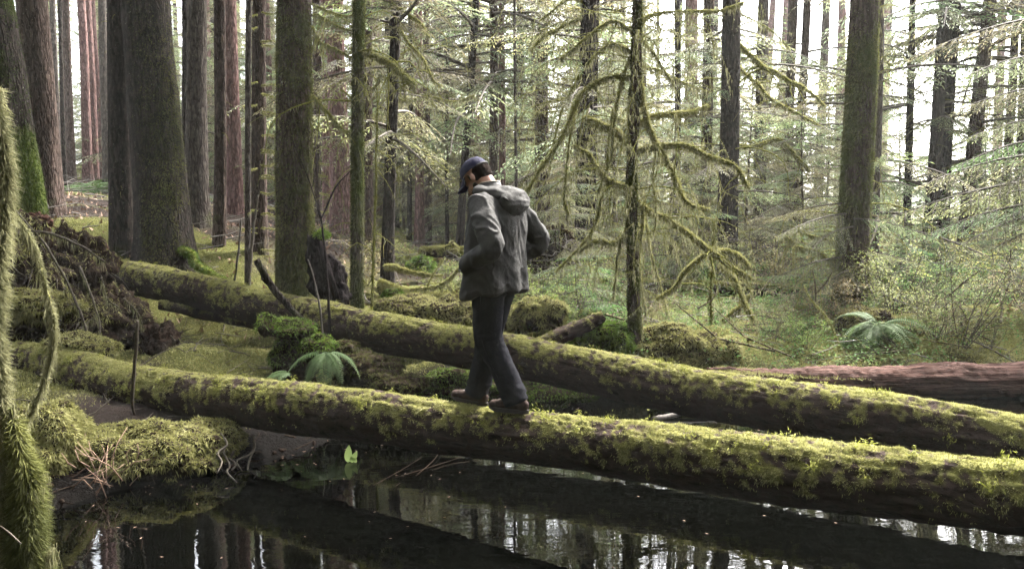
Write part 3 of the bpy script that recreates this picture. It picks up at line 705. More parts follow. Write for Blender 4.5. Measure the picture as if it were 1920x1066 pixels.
# ------------------------------------------------------------------ limbs
def limb(t, pts, D, wpx, mossn=0, hangn=0, hl=(.04, .2), twign=0, seed=0, nn=26, mat='mosslimb', mossmat='moss', name='branch', dz=None, seg=8):
    """a limb traced through pixel points at depth D (plus offsets dz), mossy, with hanging strands"""
    rng = np.random.default_rng(seed + 900)
    off = dz if dz is not None else np.linspace(0, rng.uniform(-.5, .5), len(pts))
    p3 = np.array([P(x, y, D + o) for (x, y), o in zip(pts, off)])
    w = np.interp(np.linspace(0, 1, len(pts)), np.linspace(0, 1, len(wpx)), wpx) * 0.5 * D / FPX
    pr = resample(np.column_stack([p3, w]), nn); path, r = pr[:, :3], pr[:, 3]
    path = path + 0.25 * r[:, None] * np.stack([fbm(path * 6 + s, 2, seed + s) for s in range(3)], 1) * 3
    core = 0.55 if mossn else 1.0
    V, F = tube(path, r * core, seg); N = vnormals(V, F)
    V = V + N * (0.35 * np.mean(r) * fbm(V * 18, 2, seed))[:, None]
    o = obj(name, V, F, M[mat], t, attrs={'moss': np.full(len(V), .75 if mossn else .2)})
    if mossn or hangn:
        N = vnormals(V, F); BV, BF, va, ti = blades(*sample(V, F, max(mossn, 50), None, rng), min(float(np.mean(r)) * 1.1 + .012, .05), 0.0045 if D < 4 else 0.010, .75, .3 if D < 4 else .15, rng, .4 if D < 4 else .2)
        ob = obj('moss', BV, BF, M[mossmat], o, attrs={'var': va, 'tip': ti}, kind='stuff', smooth=False)
    if hangn:
        HV, HF = hang(path + (rng.normal(size=path.shape) * r[:, None] * .6 if D < 4 else 0), rng, hangn, *hl, .0016 if D < 4 else .006); n = len(HV) // 3
        obj('hanging_moss', HV, HF, M['beard'], o, attrs={'var': np.repeat(rng.random(n), 3), 'tip': np.zeros(3 * n)}, kind='stuff', smooth=False)
    if twign:
        parts = []; hv = []
        for _ in range(twign):
            i = rng.integers(int(nn * .15), nn - 1); q = path[i]; L = rng.uniform(.15, .75)
            d = unit(np.array([rng.normal() * .7, rng.normal() * .5, rng.uniform(-1.1, .15)]))
            m = q + d * L * .5 + rng.normal(size=3) * .05; e = q + d * L + np.array([0, 0, -.3 * L]) + rng.normal(size=3) * .05
            pp = resample(np.array([q, m, e]), 6); rr_ = max(.3 * r[i], .004)
            parts.append(tube(pp, rr_ * np.linspace(1, .35, 6), 4, False))
            hv.append(hang(pp, rng, 26, .015, .10, .004 if D > 4 else .0014))
        V, F = join(parts); obj('twigs', V, F, M['mosslimb'], o, attrs={'moss': np.full(len(V), .8)}, kind='stuff')
        V, F = join(hv); n = len(V) // 3
        obj('hanging_moss', V, F, M['beard'], o, attrs={'var': np.repeat(rng.random(n), 3), 'tip': np.zeros(3 * n)}, kind='stuff', smooth=False)
    return o

# ---- the moss draped tree in the middle
D = 9.9
zb = P(1188, 620, D); base = np.array([zb[0], D, gz(zb[0], D) - .1])
ct = thing('conifer_tree', 'slender dead looking tree with arching limbs draped in moss, standing right of the man', 'tree', base)
pts = [(1192, 650), (1188, 560), (1186, 450), (1184, 330), (1188, 230), (1192, 150), (1194, 60), (1197, -40), (1200, -160), (1200, -320)]
p3 = np.array([P(x, y, D) for x, y in pts]); p3[0, 2] = min(p3[0, 2], base[2])
pr = resample(np.column_stack([p3, np.array([15, 12, 11, 10.5, 10.5, 10.5, 9, 8, 7, 5]) * D / FPX]), 150)
V, F = tube(pr[:, :3], pr[:, 3], 22)
V = V + vnormals(V, F) * (0.014 * fbm(V * np.array([14, 14, 5]), 3, 4) + 0.02 * fbm(V * 3, 2, 8))[:, None]
m = np.clip(.42 + 1.1 * fbm(V * 4, 3, 6), 0, 1)
obj('trunk', V, F, M['bark_brown'], ct, attrs={'moss': m}); add_moss(ct, V, F, m, 14000, M['moss_dim'], .03, .010, 5)
LIMBS = [
 ([(1180, 147), (1150, 142), (1112, 158), (1085, 184), (1067, 226), (1045, 272), (1010, 322), (988, 356)], [11, 10, 8, 4], 2600, 500, 9),
 ([(1178, 262), (1140, 240), (1112, 228), (1096, 219)], [12, 11, 12, 7], 2600, 380, 3),
 ([(1200, 150), (1214, 230), (1244, 290), (1268, 340), (1290, 380), (1330, 392)], [10, 11, 11, 8, 4], 3600, 450, 8),
 ([(1198, 282), (1240, 272), (1290, 274), (1340, 297), (1380, 312), (1402, 350)], [10, 9, 8, 5], 2600, 700, 8),
 ([(1198, 378), (1222, 398), (1250, 408), (1282, 432), (1330, 468), (1372, 500), (1410, 522)], [9, 11, 12, 10, 4], 3600, 420, 8),
 ([(1196, 232), (1222, 218), (1260, 213), (1292, 210), (1328, 197)], [9, 12, 11, 3], 2400, 420, 4),
 ([(1198, 40), (1230, 26), (1290, 20), (1345, 20), (1395, 4)], [8, 6, 6, 4], 1500, 350, 6),
 ([(1176, 350), (1140, 338), (1118, 312), (1104, 288), (1076, 272)], [8, 12, 6, 4], 2200, 380, 4),
 ([(1150, 335), (1128, 370), (1120, 410), (1096, 452), (1062, 488), (1040, 510)], [5, 6, 5, 3], 1200, 250, 6),
 ([(1198, 380), (1206, 402), (1204, 430), (1198, 480), (1203, 540), (1212, 590)], [7, 8, 6, 3], 1500, 350, 3),
 ([(1180, 110), (1166, 150), (1158, 190), (1150, 240), (1146, 300)], [9, 7, 6, 3], 1300, 380, 3),
 ([(1200, 70), (1226, 100), (1244, 130), (1262, 155)], [5, 4, 3], 500, 200, 4),
 ([(1200, 122), (1240, 134), (1290, 158), (1330, 172)], [5, 4, 2], 500, 200, 4),
 ([(1186, 60), (1150, 40), (1110, 62), (1070, 95), (1050, 110)], [7, 6, 4, 3], 900, 300, 5),
 ([(1182, 95), (1148, 82), (1120, 100), (1098, 122)], [5, 5, 3], 700, 260, 3),
 ([(1150, 200), (1142, 260), (1136, 320), (1120, 360)], [4, 4, 2], 400, 260, 3),
 ([(1082, 190), (1070, 250), (1062, 320), (1058, 372), (1066, 400)], [5, 5, 3], 800, 320, 4),
 ([(1232, 268), (1224, 330), (1230, 390), (1226, 440)], [4, 4, 3], 500, 220, 2),
 ([(1344, 462), (1308, 486), (1282, 512), (1262, 540), (1230, 560)], [8, 10, 7, 4], 1500, 300, 3),
 ([(1212, 420), (1220, 470), (1240, 540), (1252, 590)], [5, 4, 3], 600, 200, 2),
 ([(1180, 410), (1164, 450), (1156, 500), (1150, 560)], [4, 4, 3], 500, 260, 2),
 ([(1180, 440), (1150, 455), (1120, 450), (1085, 470)], [5, 5, 3], 700, 260, 4),
]
for k, (pp, w, mn, hn, tw) in enumerate(LIMBS):
    limb(ct, pp, D, w, int(mn * 1.3), int(hn * 1.2), (.03, .17), tw, seed=k)
# many thin drooping twigs all the way up, with ragged moss curtains
def curtain(t, xb, D, y0, y1, n, seed, lmin=.4, lmax=1.4, r0=.008):
    rng = np.random.default_rng(seed); parts, hv = [], []
    for _ in range(n):
        p = P(xb + rng.normal() * 4, rng.uniform(y0, y1), D); a = rng.uniform(0, 6.283); L = rng.uniform(lmin, lmax)
        d = np.array([math.cos(a), math.sin(a) * .8, rng.uniform(-.1, .5)])
        pp = resample(np.array([p, p + d * L * .45, p + d * L * .85 + [0, 0, -.25 * L], p + d * L + [0, 0, -.75 * L]]) + np.vstack([np.zeros(3), rng.normal(size=(3, 3)) * .05]), 12)
        parts.append(tube(pp, r0 * rng.uniform(.7, 1.5) * np.linspace(1, .3, 12), 4, False)); hv.append(hang(pp, rng, int(60 * L), .02, .15, .0045))
        for _k in range(4):
            i = rng.integers(3, 11); e = pp[i] + np.array([rng.normal() * .25, rng.normal() * .25, -rng.uniform(.1, .5)]) * L * .7
            q = resample(np.array([pp[i], (pp[i] + e) / 2 + rng.normal(size=3) * .04, e]), 6); parts.append(tube(q, r0 * .5 * np.linspace(1, .4, 6), 3, False)); hv.append(hang(q, rng, int(26 * L), .015, .09, .004))
    V, F = join(parts); obj('twigs', V, F, M['mosslimb'], t, attrs={'moss': np.full(len(V), .7)}, kind='stuff')
    V, F = join(hv); k = len(V) // 3; obj('hanging_moss', V, F, M['beard'], t, attrs={'var': np.repeat(rng.random(k), 3), 'tip': np.zeros(3 * k)}, kind='stuff', smooth=False)
curtain(ct, 1188, D, -20, 480, 90, 1, .35, 1.5, .0055)
for xb, D_, y0, y1, n in ((1092, 16, -20, 420, 30), (1016, 23, 60, 420, 24), (1272, 20, 60, 480, 34), (1320, 20, 40, 480, 28), (1362, 15.5, 120, 500, 22), (1420, 20, 60, 480, 22), (1474, 22, 120, 480, 18), (1598, 12.4, 330, 560, 14), (1640, 16, 100, 500, 18), (724, 14.2, -20, 330, 14), (690, 17, 0, 440, 12), (664, 11.2, 0, 260, 8), (1698, 21, 100, 480, 14), (1806, 20, 60, 480, 14), (1880, 22, 60, 480, 12), (860, 21, 0, 300, 10), (594, 21, 60, 400, 10)):
    curtain(TB[xb][0], xb, D_, y0, y1, n, xb, .5, 1.7, .010)
# mossy snag standing in the shrubs right of it
q = P(1335, 600, 10.6); sn = thing('dead_sapling', 'short dark snag with a drooping mossy arm among the shrubs', 'dead tree', (q[0], 10.6, gz(q[0], 10.6)))
limb(sn, [(1332, 610), (1333, 540), (1337, 470), (1340, 415)], 10.6, [9, 9, 8], 900, 0, seed=50, name='trunk', dz=[0, 0, 0, 0], mossmat='moss_dim')
limb(sn, [(1340, 470), (1365, 468), (1388, 480), (1408, 500)], 10.6, [8, 9, 5], 1200, 260, seed=51, twign=3)
q = P(1410, 600, 11); sn = thing('leaning_branch', 'fallen pale mossy branch propped across the shrubs in an upside down V', 'branch', (q[0], 11, gz(q[0], 11)))
limb(sn, [(1352, 495), (1375, 520), (1392, 560), (1412, 598)], 11, [9, 12, 10, 9], 2000, 100, seed=52, name='stem')
limb(sn, [(1410, 545), (1392, 570), (1374, 582), (1354, 600)], 11, [4, 7, 7, 4], 1000, 500, (.05, .2), 2, seed=53)

# ---- mossy limbs on other trees
def tree_limbs(xb, D, rows, seed):
    t = TB[xb][0]
    for k, (pp, w, mn, hn, tw) in enumerate(rows): limb(t, pp, D, w, mn, hn, (.04, .2), tw, seed=seed + k)
tree_limbs(664, 11.2, [([(676, 95), (700, 104), (722, 112), (742, 130), (760, 144), (778, 160)], [9, 13, 11, 6], 2200, 700, 8),
    ([(676, 20), (650, 30), (610, 18), (585, 6)], [5, 4, 3], 400, 160, 5), ([(672, 60), (640, 52), (600, 30), (588, 26)], [6, 5, 4], 600, 200, 4),
    ([(662, 110), (630, 92), (600, 78), (586, 50)], [6, 5, 4], 600, 220, 4), ([(660, 250), (640, 240), (612, 208), (586, 178)], [5, 7, 8], 900, 160, 4),
    ([(676, 150), (700, 165), (716, 140), (742, 170)], [3, 3, 2], 300, 200, 4)], 200)
tree_limbs(724, 14.2, [([(738, 20), (716, -6), (742, 10), (766, 26), (790, 46), (806, 72)], [5, 8, 8, 6], 1600, 420, 8),
    ([(736, 40), (748, 50), (764, 80), (792, 108), (812, 150), (828, 160)], [5, 7, 6, 3], 1300, 380, 10),
    ([(732, 170), (760, 190), (800, 180), (850, 190), (890, 178)], [4, 4, 2], 500, 420, 8)], 220)
tree_limbs(1092, 16, [([(1108, 30), (1066, 42), (1040, 58), (1022, 64), (994, 96)], [8, 9, 8, 4], 1600, 420, 6),
    ([(1108, 10), (1070, -4), (1048, 10), (1010, 40)], [5, 5, 3], 600, 300, 6), ([(1100, 110), (1082, 150), (1060, 190), (1044, 240), (1030, 330)], [6, 6, 4], 900, 500, 7)], 240)
tree_limbs(1362, 15.5, [([(1374, 64), (1396, 92), (1420, 118), (1450, 134), (1476, 150), (1510, 166), (1548, 200)], [8, 13, 12, 9, 4], 3000, 500, 9),
    ([(1382, 120), (1402, 142), (1422, 158), (1440, 180), (1470, 200), (1512, 222), (1560, 250)], [7, 10, 8, 4], 2200, 500, 10),
    ([(1376, 20), (1410, 36), (1450, 60), (1480, 90)], [4, 4, 2], 400, 260, 6),
    ([(1376, 270), (1410, 275), (1460, 262), (1490, 290), (1520, 320)], [4, 9, 10, 4], 1500, 900, 6)], 260)
tree_limbs(1598, 12.4, [([(1590, 470), (1560, 452), (1520, 440), (1480, 420)], [5, 6, 3], 700, 500, 7), ([(1590, 500), (1560, 490), (1530, 470), (1500, 462), (1470, 440)], [6, 7, 4], 900, 600, 6),
    ([(1600, 575), (1570, 600), (1540, 640)], [7, 6, 4], 900, 120, 2), ([(1615, 580), (1650, 600), (1690, 640)], [7, 6, 4], 900, 120, 2), ([(1610, 30), (1660, 10), (1700, 14)], [4, 3, 2], 200, 100, 5)], 280)
tree_limbs(1738, 20, [([(1765, 350), (1758, 320), (1752, 290), (1748, 280)], [7, 9, 6], 900, 60, 1)], 300)
# short mossy stubs ringing one trunk
st = TB[486][0]; rng = np.random.default_rng(9)
for k in range(30):
    y = rng.uniform(20, 540); s = -1 if rng.random() < .45 else 1; l = rng.uniform(14, 30) if s > 0 else rng.uniform(10, 26)
    x0 = 486 + s * 4
    limb(st, [(x0, y), (x0 + s * (l + 8) * .5, y + rng.uniform(-2, 5)), (x0 + s * (l + 8), y + rng.uniform(-4, 8))], 14, [4, 4, 2.2], 150, 30, (.02, .06), 0, seed=400 + k, nn=7, dz=[-.16, -.3, rng.uniform(-.6, -.3)], seg=6, name='branch_stub')
st = TB[594][0]
for k in range(12):
    y = 90 + k * 30 + rng.normal() * 6; l = rng.uniform(12, 26)
    limb(st, [(600, y), (600 + l * .5, y + 2), (600 + l, y + rng.uniform(-3, 8))], 20.5, [5, 5, 3], 160, 30, (.02, .08), 0, seed=460 + k, nn=7, seg=6, name='branch_stub')
# long mossy surface root of the leaning dark trunk
limb(TB[724][0], [(722, 500), (745, 502), (770, 510), (800, 514), (830, 516)], 14.0, [16, 12, 8, 4], 2500, 0, seed=480, name='root', dz=[0, -.1, -.2, -.3, -.4])
limb(TB[312][0], [(340, 470), (372, 500), (404, 516), (424, 524)], 12.7, [34, 24, 14, 6], 3000, 0, seed=481, name='root', dz=[0, -.2, -.4, -.5], mossmat='moss_green')

# fallen mossy branches in the gap left of the man
def loose(name, label, cat, rows, D, seed, **kw):
    x, y = rows[0][0][0]; q = P(x, y, D); t = thing(name, label, cat, q)
    for k, (pp, w, mn, hn, tw) in enumerate(rows): limb(t, pp, D, w, mn, hn, (.03, .14), tw, seed=seed + k, **{'name': 'stem' if k == 0 else 'branch', **kw})
    return t
loose('fallen_branch', 'curved pale mossy branch sweeping up from the ground left of the man', 'branch', [([(770, 542), (810, 538), (836, 528), (856, 508), (870, 488)], [5, 6, 7, 4], 1500, 400, 6), ([(836, 530), (850, 545), (858, 560)], [4, 3], 300, 100, 3)], 12.2, 500)
loose('fallen_branch', 'thin mossy stick poking up from pale moss near the flared tree root', 'branch', [([(798, 545), (812, 515), (834, 482)], [4, 4, 3], 300, 0, 0)], 12.4, 510)
loose('dead_stick', 'dark snapped stick leaning on the upper log', 'stick', [([(482, 490), (500, 520), (528, 558), (572, 606)], [13, 15, 14, 10], 0, 0, 0)], 9.5, 520, mat='bark_dark', dz=[0, 0, 0, 0])
loose('dead_stick', 'bare grey stick standing upright in front of the lower log', 'stick', [([(266, 806), (250, 770), (248, 740), (252, 690), (256, 640), (258, 602)], [4, 5, 7, 6, 7, 5], 0, 0, 0)], 7.3, 530, mat='twig')
loose('dead_stick', 'tall thin dark stem forking upward beside the charred stump', 'stick', [([(618, 640), (616, 560), (610, 480), (602, 410), (596, 380)], [6, 5, 4, 2], 0, 0, 0), ([(600, 405), (580, 340), (548, 262)], [3, 2, 1.5], 0, 0, 0), ([(602, 410), (630, 350), (656, 322)], [3, 3, 1.5], 0, 0, 0), ([(586, 350), (594, 300), (590, 270)], [2, 2, 1.5], 0, 0, 0)], 9.2, 540, mat='burnt')
loose('dead_stick', 'pale thin stick leaning left of the tall dark stem', 'stick', [([(606, 640), (600, 580), (588, 520), (577, 486)], [4, 4, 3, 2.5], 0, 0, 0)], 9.1, 550, mat='deadtwig')
loose('bare_sapling', 'slender mossy pole stem with no needles left of the leaning dark trunk', 'dead tree', [([(697, 580), (700, 480), (704, 380), (706, 280), (708, 165)], [9, 8, 7, 6, 3], 900, 120, 5)], 10.6, 560, nn=60, mossmat='moss_dim')
loose('dead_stick', 'thin snapped pole leaning against the thin trunk left of the stubs tree', 'stick', [([(466, 530), (472, 470), (478, 410), (484, 365)], [7, 6, 5, 4], 0, 0, 2)], 12.0, 570, mat='twig')
loose('dead_stick', 'short pale upright stick left of the thin pole trunk', 'stick', [([(440, 525), (446, 480), (452, 410)], [4, 4, 3], 0, 0, 1)], 12.1, 575, mat='deadtwig')
loose('bare_shrub', 'leafless crooked shrub with a mossy foot in front of the big fern', 'shrub', [([(1590, 690), (1570, 640), (1550, 595), (1520, 560), (1508, 535)], [8, 5, 4, 3], 700, 0, 5), ([(1530, 565), (1528, 530), (1522, 505)], [3, 2], 0, 0, 3), ([(1530, 550), (1548, 530), (1560, 510)], [2.5, 2], 0, 0, 2)], 10.4, 580)
loose('bare_shrub', 'thin bare forked twig shrub standing behind the red log', 'shrub', [([(1790, 680), (1800, 640), (1812, 610), (1830, 575), (1860, 540)], [4, 3, 2.5], 60, 0, 5), ([(1805, 630), (1860, 655), (1905, 680)], [3, 3], 0, 0, 3)], 10.3, 590, mat='twig')

# ---- charred stump behind the upper log
def blob(c, rx, ry, rz, seed, amp=.3, nu=40, nv=24, fr=1.6, f2=5):
    u = np.linspace(0, 2 * math.pi, nu, endpoint=False); v = np.linspace(-math.pi / 2, math.pi / 2, nv)
    U, W = np.meshgrid(u, v); D_ = np.stack([np.cos(W) * np.cos(U), np.cos(W) * np.sin(U), np.sin(W)], -1).reshape(-1, 3)
    rr_ = 1 + amp * fbm(D_ * fr + seed, 4, seed) + amp * .35 * fbm(D_ * f2 + seed, 3, seed + 3)
    V = np.array(c) + D_ * np.array([rx, ry, rz]) * rr_[:, None]
    i = (np.arange(nv - 1)[:, None] * nu); j = np.arange(nu)[None]; k2 = (j + 1) % nu
    a, b, c_, d = (i + j).ravel(), (i + k2).ravel(), (i + nu + k2).ravel(), (i + nu + j).ravel()
    return V, np.concatenate([np.stack([a, b, c_], 1), np.stack([a, c_, d], 1)])

q = P(612, 560, 10.3)
t = thing('charred_stump', 'black charred hollow stump leaning behind the upper log', 'stump', q)
pr = resample(np.array([[*P(640, 570, 10.3), .17], [*P(622, 530, 10.3), .20], [*P(605, 490, 10.3), .17], [*P(594, 458, 10.2), .10], [*P(598, 446, 10.1), .04]]), 110)
V, F = tube(pr[:, :3], pr[:, 3], 72); N = vnormals(V, F)
V = V + N * (.22 * fbm(V * np.array([5, 5, 2.5]), 4, 3) - .10 * np.abs(fbm(V * np.array([14, 14, 4]), 4, 8)))[:, None]
V[:, 2] += .10 * sstep(V[:, 2], pr[-1, 2] - .3, pr[-1, 2]) * fbm(V * np.array([16, 16, 0]), 2, 9)
obj('body', V, F, M['burnt'], t)
V, F = tube(np.array([P(600, 452, 10.0), P(612, 500, 9.95), P(632, 560, 9.95)]), [.03, .05, .04], 8); obj('splinter', V, F, M['burnt'], t)
pt = blob(P(604, 440, 10.1), .09, .08, .05, 3); BV, BF, va, ti = blades(*sample(*pt, 900, None, np.random.default_rng(1)), .04, .011, .7, .1, np.random.default_rng(2))
obj('moss', BV, BF, M['moss_green'], t, attrs={'var': va, 'tip': ti}, kind='stuff', smooth=False)

def mossy_blob(name, label, cat, parts, seed, n, mat='moss', body='rootsoil', L=.045, w=.012, part='mound', thr=-.55, drop=0.35):
    c0 = np.array(parts[0][0], float); t = thing(name, label, cat, c0 - [0, 0, parts[0][3] * .8])
    geo = [blob(*p_, seed + i, .6, 56, 32, 1.9, 6) for i, p_ in enumerate(parts)]
    V, F = join(geo); N = vnormals(V, F)
    m = sstep(N[:, 2] + .8 * fbm(V * 3.5, 3, seed + 7), thr - .15, thr + .25)
    V = V + N * (.02 * m * (1 + fbm(V * 12, 2, seed)))[:, None]
    obj(part, V, F, M['log_bark'] if body == 'log' else M[body], t, attrs={'moss': m})
    rng = np.random.default_rng(seed); BV, BF, va, ti = blades(*sample(V, F, n, m * (.35 + .65 * sstep(-N[:, 1] + .6 * N[:, 2], -.5, .2)), rng), L, w, .8, drop, rng, .35)
    obj('moss', BV, BF, M[mat], t, attrs={'var': va, 'tip': ti}, kind='stuff', smooth=False)
    return t

def at(px, py, d, rx, ry, rz): return (P(px, py, d), rx, ry, rz)
mossy_blob('moss_mound', 'tall rounded bright moss mound at the left edge of the pond', 'mound', [at(92, 850, 6.2, .29, .3, .33)], 601, 26000, L=.05)
mossy_blob('moss_mound', 'low wide moss cushion with bright green tips beside the pond', 'mound', [at(290, 845, 6.55, .52, .36, .19), at(200, 850, 6.6, .3, .3, .14), at(400, 830, 6.8, .24, .25, .17)], 611, 36000, L=.045, thr=.12)
mossy_blob('root_stump', 'old stump foot with a mossy overhanging lip, fern growing below it', 'stump', [at(545, 618, 8.9, .26, .22, .10), at(500, 612, 8.7, .09, .12, .09), at(600, 650, 8.7, .16, .2, .09), at(560, 675, 9.0, .26, .25, .22)], 621, 9000, L=.05, thr=.25, mat='moss_green')
mossy_blob('rotten_stump', 'crumbling dark stump remains under the upper log, partly mossy', 'stump', [at(680, 690, 8.6, .36, .3, .14), at(745, 722, 8.3, .26, .22, .09), at(640, 668, 8.8, .2, .2, .14)], 631, 9000, L=.04, thr=.1, mat='moss_dim')
mossy_blob('moss_mound', 'bright green moss bank beneath the upper log by the dark water', 'mound', [at(850, 722, 9.1, .42, .3, .16), at(970, 735, 9.3, .5, .3, .15), at(1070, 738, 9.5, .3, .3, .10)], 641, 20000, mat='moss_green', L=.04)
mossy_blob('mossy_stump', 'moss capped old stump right behind the man at knee height', 'stump', [at(1018, 590, 10.3, .27, .26, .2), at(968, 600, 10.5, .2, .24, .16)], 651, 16000, mat='moss', L=.045, thr=.0)
mossy_blob('moss_mound', 'yellow green mossy hummock joined to the right of the moss capped stump', 'mound', [at(1078, 622, 10.6, .3, .3, .2)], 661, 9000)
mossy_blob('moss_mound', 'long lumpy moss covered log mound behind the upper log left of the man', 'mound', [at(850, 590, 10.6, .38, .32, .2), at(770, 580, 10.9, .42, .36, .16), at(900, 588, 10.7, .3, .3, .22)], 671, 24000)
mossy_blob('moss_mound', 'small round mossy stump below the raised log', 'mound', [at(790, 497, 15.5, .2, .2, .16)], 681, 4000, mat='moss_green', L=.05, w=.016)
mossy_blob('moss_mound', 'mossy boulder shaped mound right of the slender mossy pole', 'mound', [at(738, 575, 11.3, .2, .2, .2)], 683, 6000, mat='moss_green')
mossy_blob('moss_cushion', 'round moss cushion growing on the raised brown log', 'moss cushion', [at(848, 467, 16.9, .11, .12, .1)], 685, 1500, L=.05, w=.016)
mossy_blob('moss_mound', 'feathery moss bank left of the moss draped tree foot', 'mound', [at(1130, 636, 9.9, .36, .3, .2)], 687, 14000, mat='moss_green', L=.05)
mossy_blob('moss_mound', 'wide feathery moss bank right of the moss draped tree foot', 'mound', [at(1260, 650, 10.0, .55, .36, .26), at(1340, 660, 10.1, .3, .3, .16)], 689, 24000, L=.055)
mossy_blob('mossy_stump', 'dark mossy stump behind the big fern at the right', 'stump', [at(1620, 620, 11.2, .45, .35, .26), at(1700, 640, 11.2, .25, .3, .2)], 691, 9000, L=.05, thr=.35)

# ---- torn root mass where the upper log begins
c = P(130, 570, 10.2)
t = thing('root_mass', 'dark torn root mass with hanging moss at the left end of the logs', 'root mass', (c[0], 10.2, gz(c[0], 10.2)))
V, F = join([blob(P(140, 560, 11.5), .5, .5, .5, 71, .6, 90, 60, 2.2, 9), blob(P(120, 545, 10.3), .62, .5, .62, 72, .6, 90, 60, 2.2, 9), blob(P(40, 520, 9.8), .5, .5, .6, 73, .6, 90, 60, 2.2, 9), blob(P(215, 610, 10.0), .36, .4, .42, 74, .6, 90, 60, 2.2, 9), blob(P(150, 620, 9.6), .6, .4, .42, 78, .6, 90, 60, 2.2, 9), blob(P(300, 650, 9.5), .2, .3, .26, 75, .6, 90, 60, 2.2, 9)])
V = V + vnormals(V, F) * (.05 * fbm(V * 9, 3, 5) - .03 * np.abs(fbm(V * np.array([22, 22, 7]), 3, 8)))[:, None]
N = vnormals(V, F); m = sstep(N[:, 2] + 1.3 * fbm(V * 3, 3, 4) - .5 * (V[:, 0] - c[0]), .0, .5)
obj('soil_clump', V, F, M['rootsoil'], t, attrs={'moss': m})
rng = np.random.default_rng(40); pt_, n_ = sample(V, F, 420, sstep(-N[:, 1], .1, .6), rng); rp_ = []
for q_, nq in zip(pt_, n_):
    L_ = rng.uniform(.06, .4); e_ = q_ + nq * L_ * .4 + np.array([rng.normal() * .1, 0, -L_ * .7])
    rp_.append(tube(resample(np.array([q_ - nq * .03, (q_ + e_) / 2 + nq * .04 + rng.normal(size=3) * .03, e_]), 6), rng.uniform(.004, .014) * np.linspace(1, .3, 6), 4, False))
RV, RF = join(rp_); obj('root_fibres', RV, RF, M['twig'], t, kind='stuff')
rng = np.random.default_rng(4); BV, BF, va, ti = blades(*sample(V, F, 26000, m * sstep(-N[:, 1] + N[:, 2], -.3, .3), rng), .06, .012, .8, .8, rng, .6)
obj('moss', BV, BF, M['moss'], t, attrs={'var': va, 'tip': ti}, kind='stuff', smooth=False)
V, F = join([blob(P(150, 462, 10.6), .24, .2, .10, 76, .9, 60, 40, 2.4, 9), blob(P(176, 492, 10.6), .14, .15, .14, 77, .9, 60, 40, 2.4, 9), blob(P(75, 415, 10.2), .12, .12, .10, 78, .9, 60, 40, 2.4, 9)])
obj('rotten_wood', V, F, M['rot'], t)
for k, (pp, w) in enumerate([([(30, 395), (70, 440), (110, 500), (140, 560), (160, 610), (172, 650)], [6, 9, 8, 6]), ([(40, 430), (100, 440), (150, 460), (195, 490)], [8, 10, 9, 6]), ([(190, 520), (200, 560), (225, 580), (215, 620)], [9, 7, 5]), ([(150, 500), (170, 550), (185, 600), (190, 660)], [8, 7, 5]), ([(230, 560), (260, 590), (272, 640), (268, 690)], [10, 8, 6]), ([(120, 540), (135, 590), (130, 640)], [7, 6, 4]), ([(180, 590), (150, 620), (140, 650)], [5, 5, 3])]):
    limb(t, pp, 9.2, w, 150, 120, seed=700 + k, name='root', mossmat='moss_dim', mat='twig', hl=(.04, .2))
mossy_blob('moss_mound', 'mossy shelf above the left end of the lower log', 'mound', [at(60, 575, 9.3, .45, .3, .14)], 721, 12000, L=.06, drop=.7)
mossy_blob('moss_mound', 'moss lump riding on the left end of the lower log', 'mound', [at(150, 652, 8.6, .34, .2, .12)], 723, 8000)

# roots hanging at the bank edge
q = P(440, 870, 6.6); t = thing('bank_roots', 'tangle of thin pale roots hanging over the pond edge', 'roots', (q[0], 6.6, 0.1))
rng = np.random.default_rng(33)
for k in range(16):
    x = rng.uniform(340, 490); y0 = rng.uniform(800, 850); pp = [(x, y0)]
    for s in range(4): pp.append((pp[-1][0] + rng.normal() * 14, pp[-1][1] + rng.uniform(10, 26)))
    limb(t, pp, 6.65 if x < 440 else 6.9, [5, 4, 2], 0, 0, seed=740 + k, nn=14, name='root', mat='twig', seg=5)
# dead reeds
q = P(200, 890, 6.1); t = thing('dead_reeds', 'broken reddish dead reeds at the foot of the moss cushion', 'reeds', (q[0], 6.1, 0.05))
for k in range(34):
    x, y = rng.uniform(130, 270), rng.uniform(860, 935); a = rng.uniform(-1.2, 1.2); L = rng.uniform(30, 85)
    p0 = P(x, y, 6.0 + rng.normal() * .12); p1 = p0 + np.array([math.sin(a), rng.normal() * .4, abs(math.cos(a)) * .8]) * L * 6 / FPX
    V, F = tube(np.array([p0, (p0 + p1) / 2 + rng.normal(size=3) * .015, p1]), [.004, .0035, .002], 4); obj('reed', V, F, M['reed'], t)
# twigs in the water
q = P(840, 870, 6.2); t = thing('sunken_branch', 'bare thin branch lying in the pond in front of the lower log', 'branch', (q[0], 6.2, .0))
for k, (a, b) in enumerate([((740, 905), (890, 862)), ((780, 900), (830, 850)), ((810, 890), (880, 880)), ((700, 920), (790, 872)), ((760, 896), (740, 930))]):
    dd = lambda y: 1600 * 2.0 / (y - 400)
    p0, p1 = P(*a, dd(a[1])), P(*b, dd(b[1])); p0[2] = .0; p1[2] = .03
    V, F = tube(resample(np.array([p0, (p0 + p1) / 2 + rng.normal(size=3) * .03, p1]), 8), np.linspace(.006, .002, 8), 5); obj('twig', V, F, M['rootsoil'], t)
q = P(1310, 790, 8.2); t = thing('sunken_branch', 'grey branch floating on the dark water between the two big logs', 'branch', (*P(1280, 790, 8.2)[:2], 0))
p0, p1 = P(1225, 792, 8.16), P(1365, 782, 8.37); p0[2] = .0; p1[2] = .05
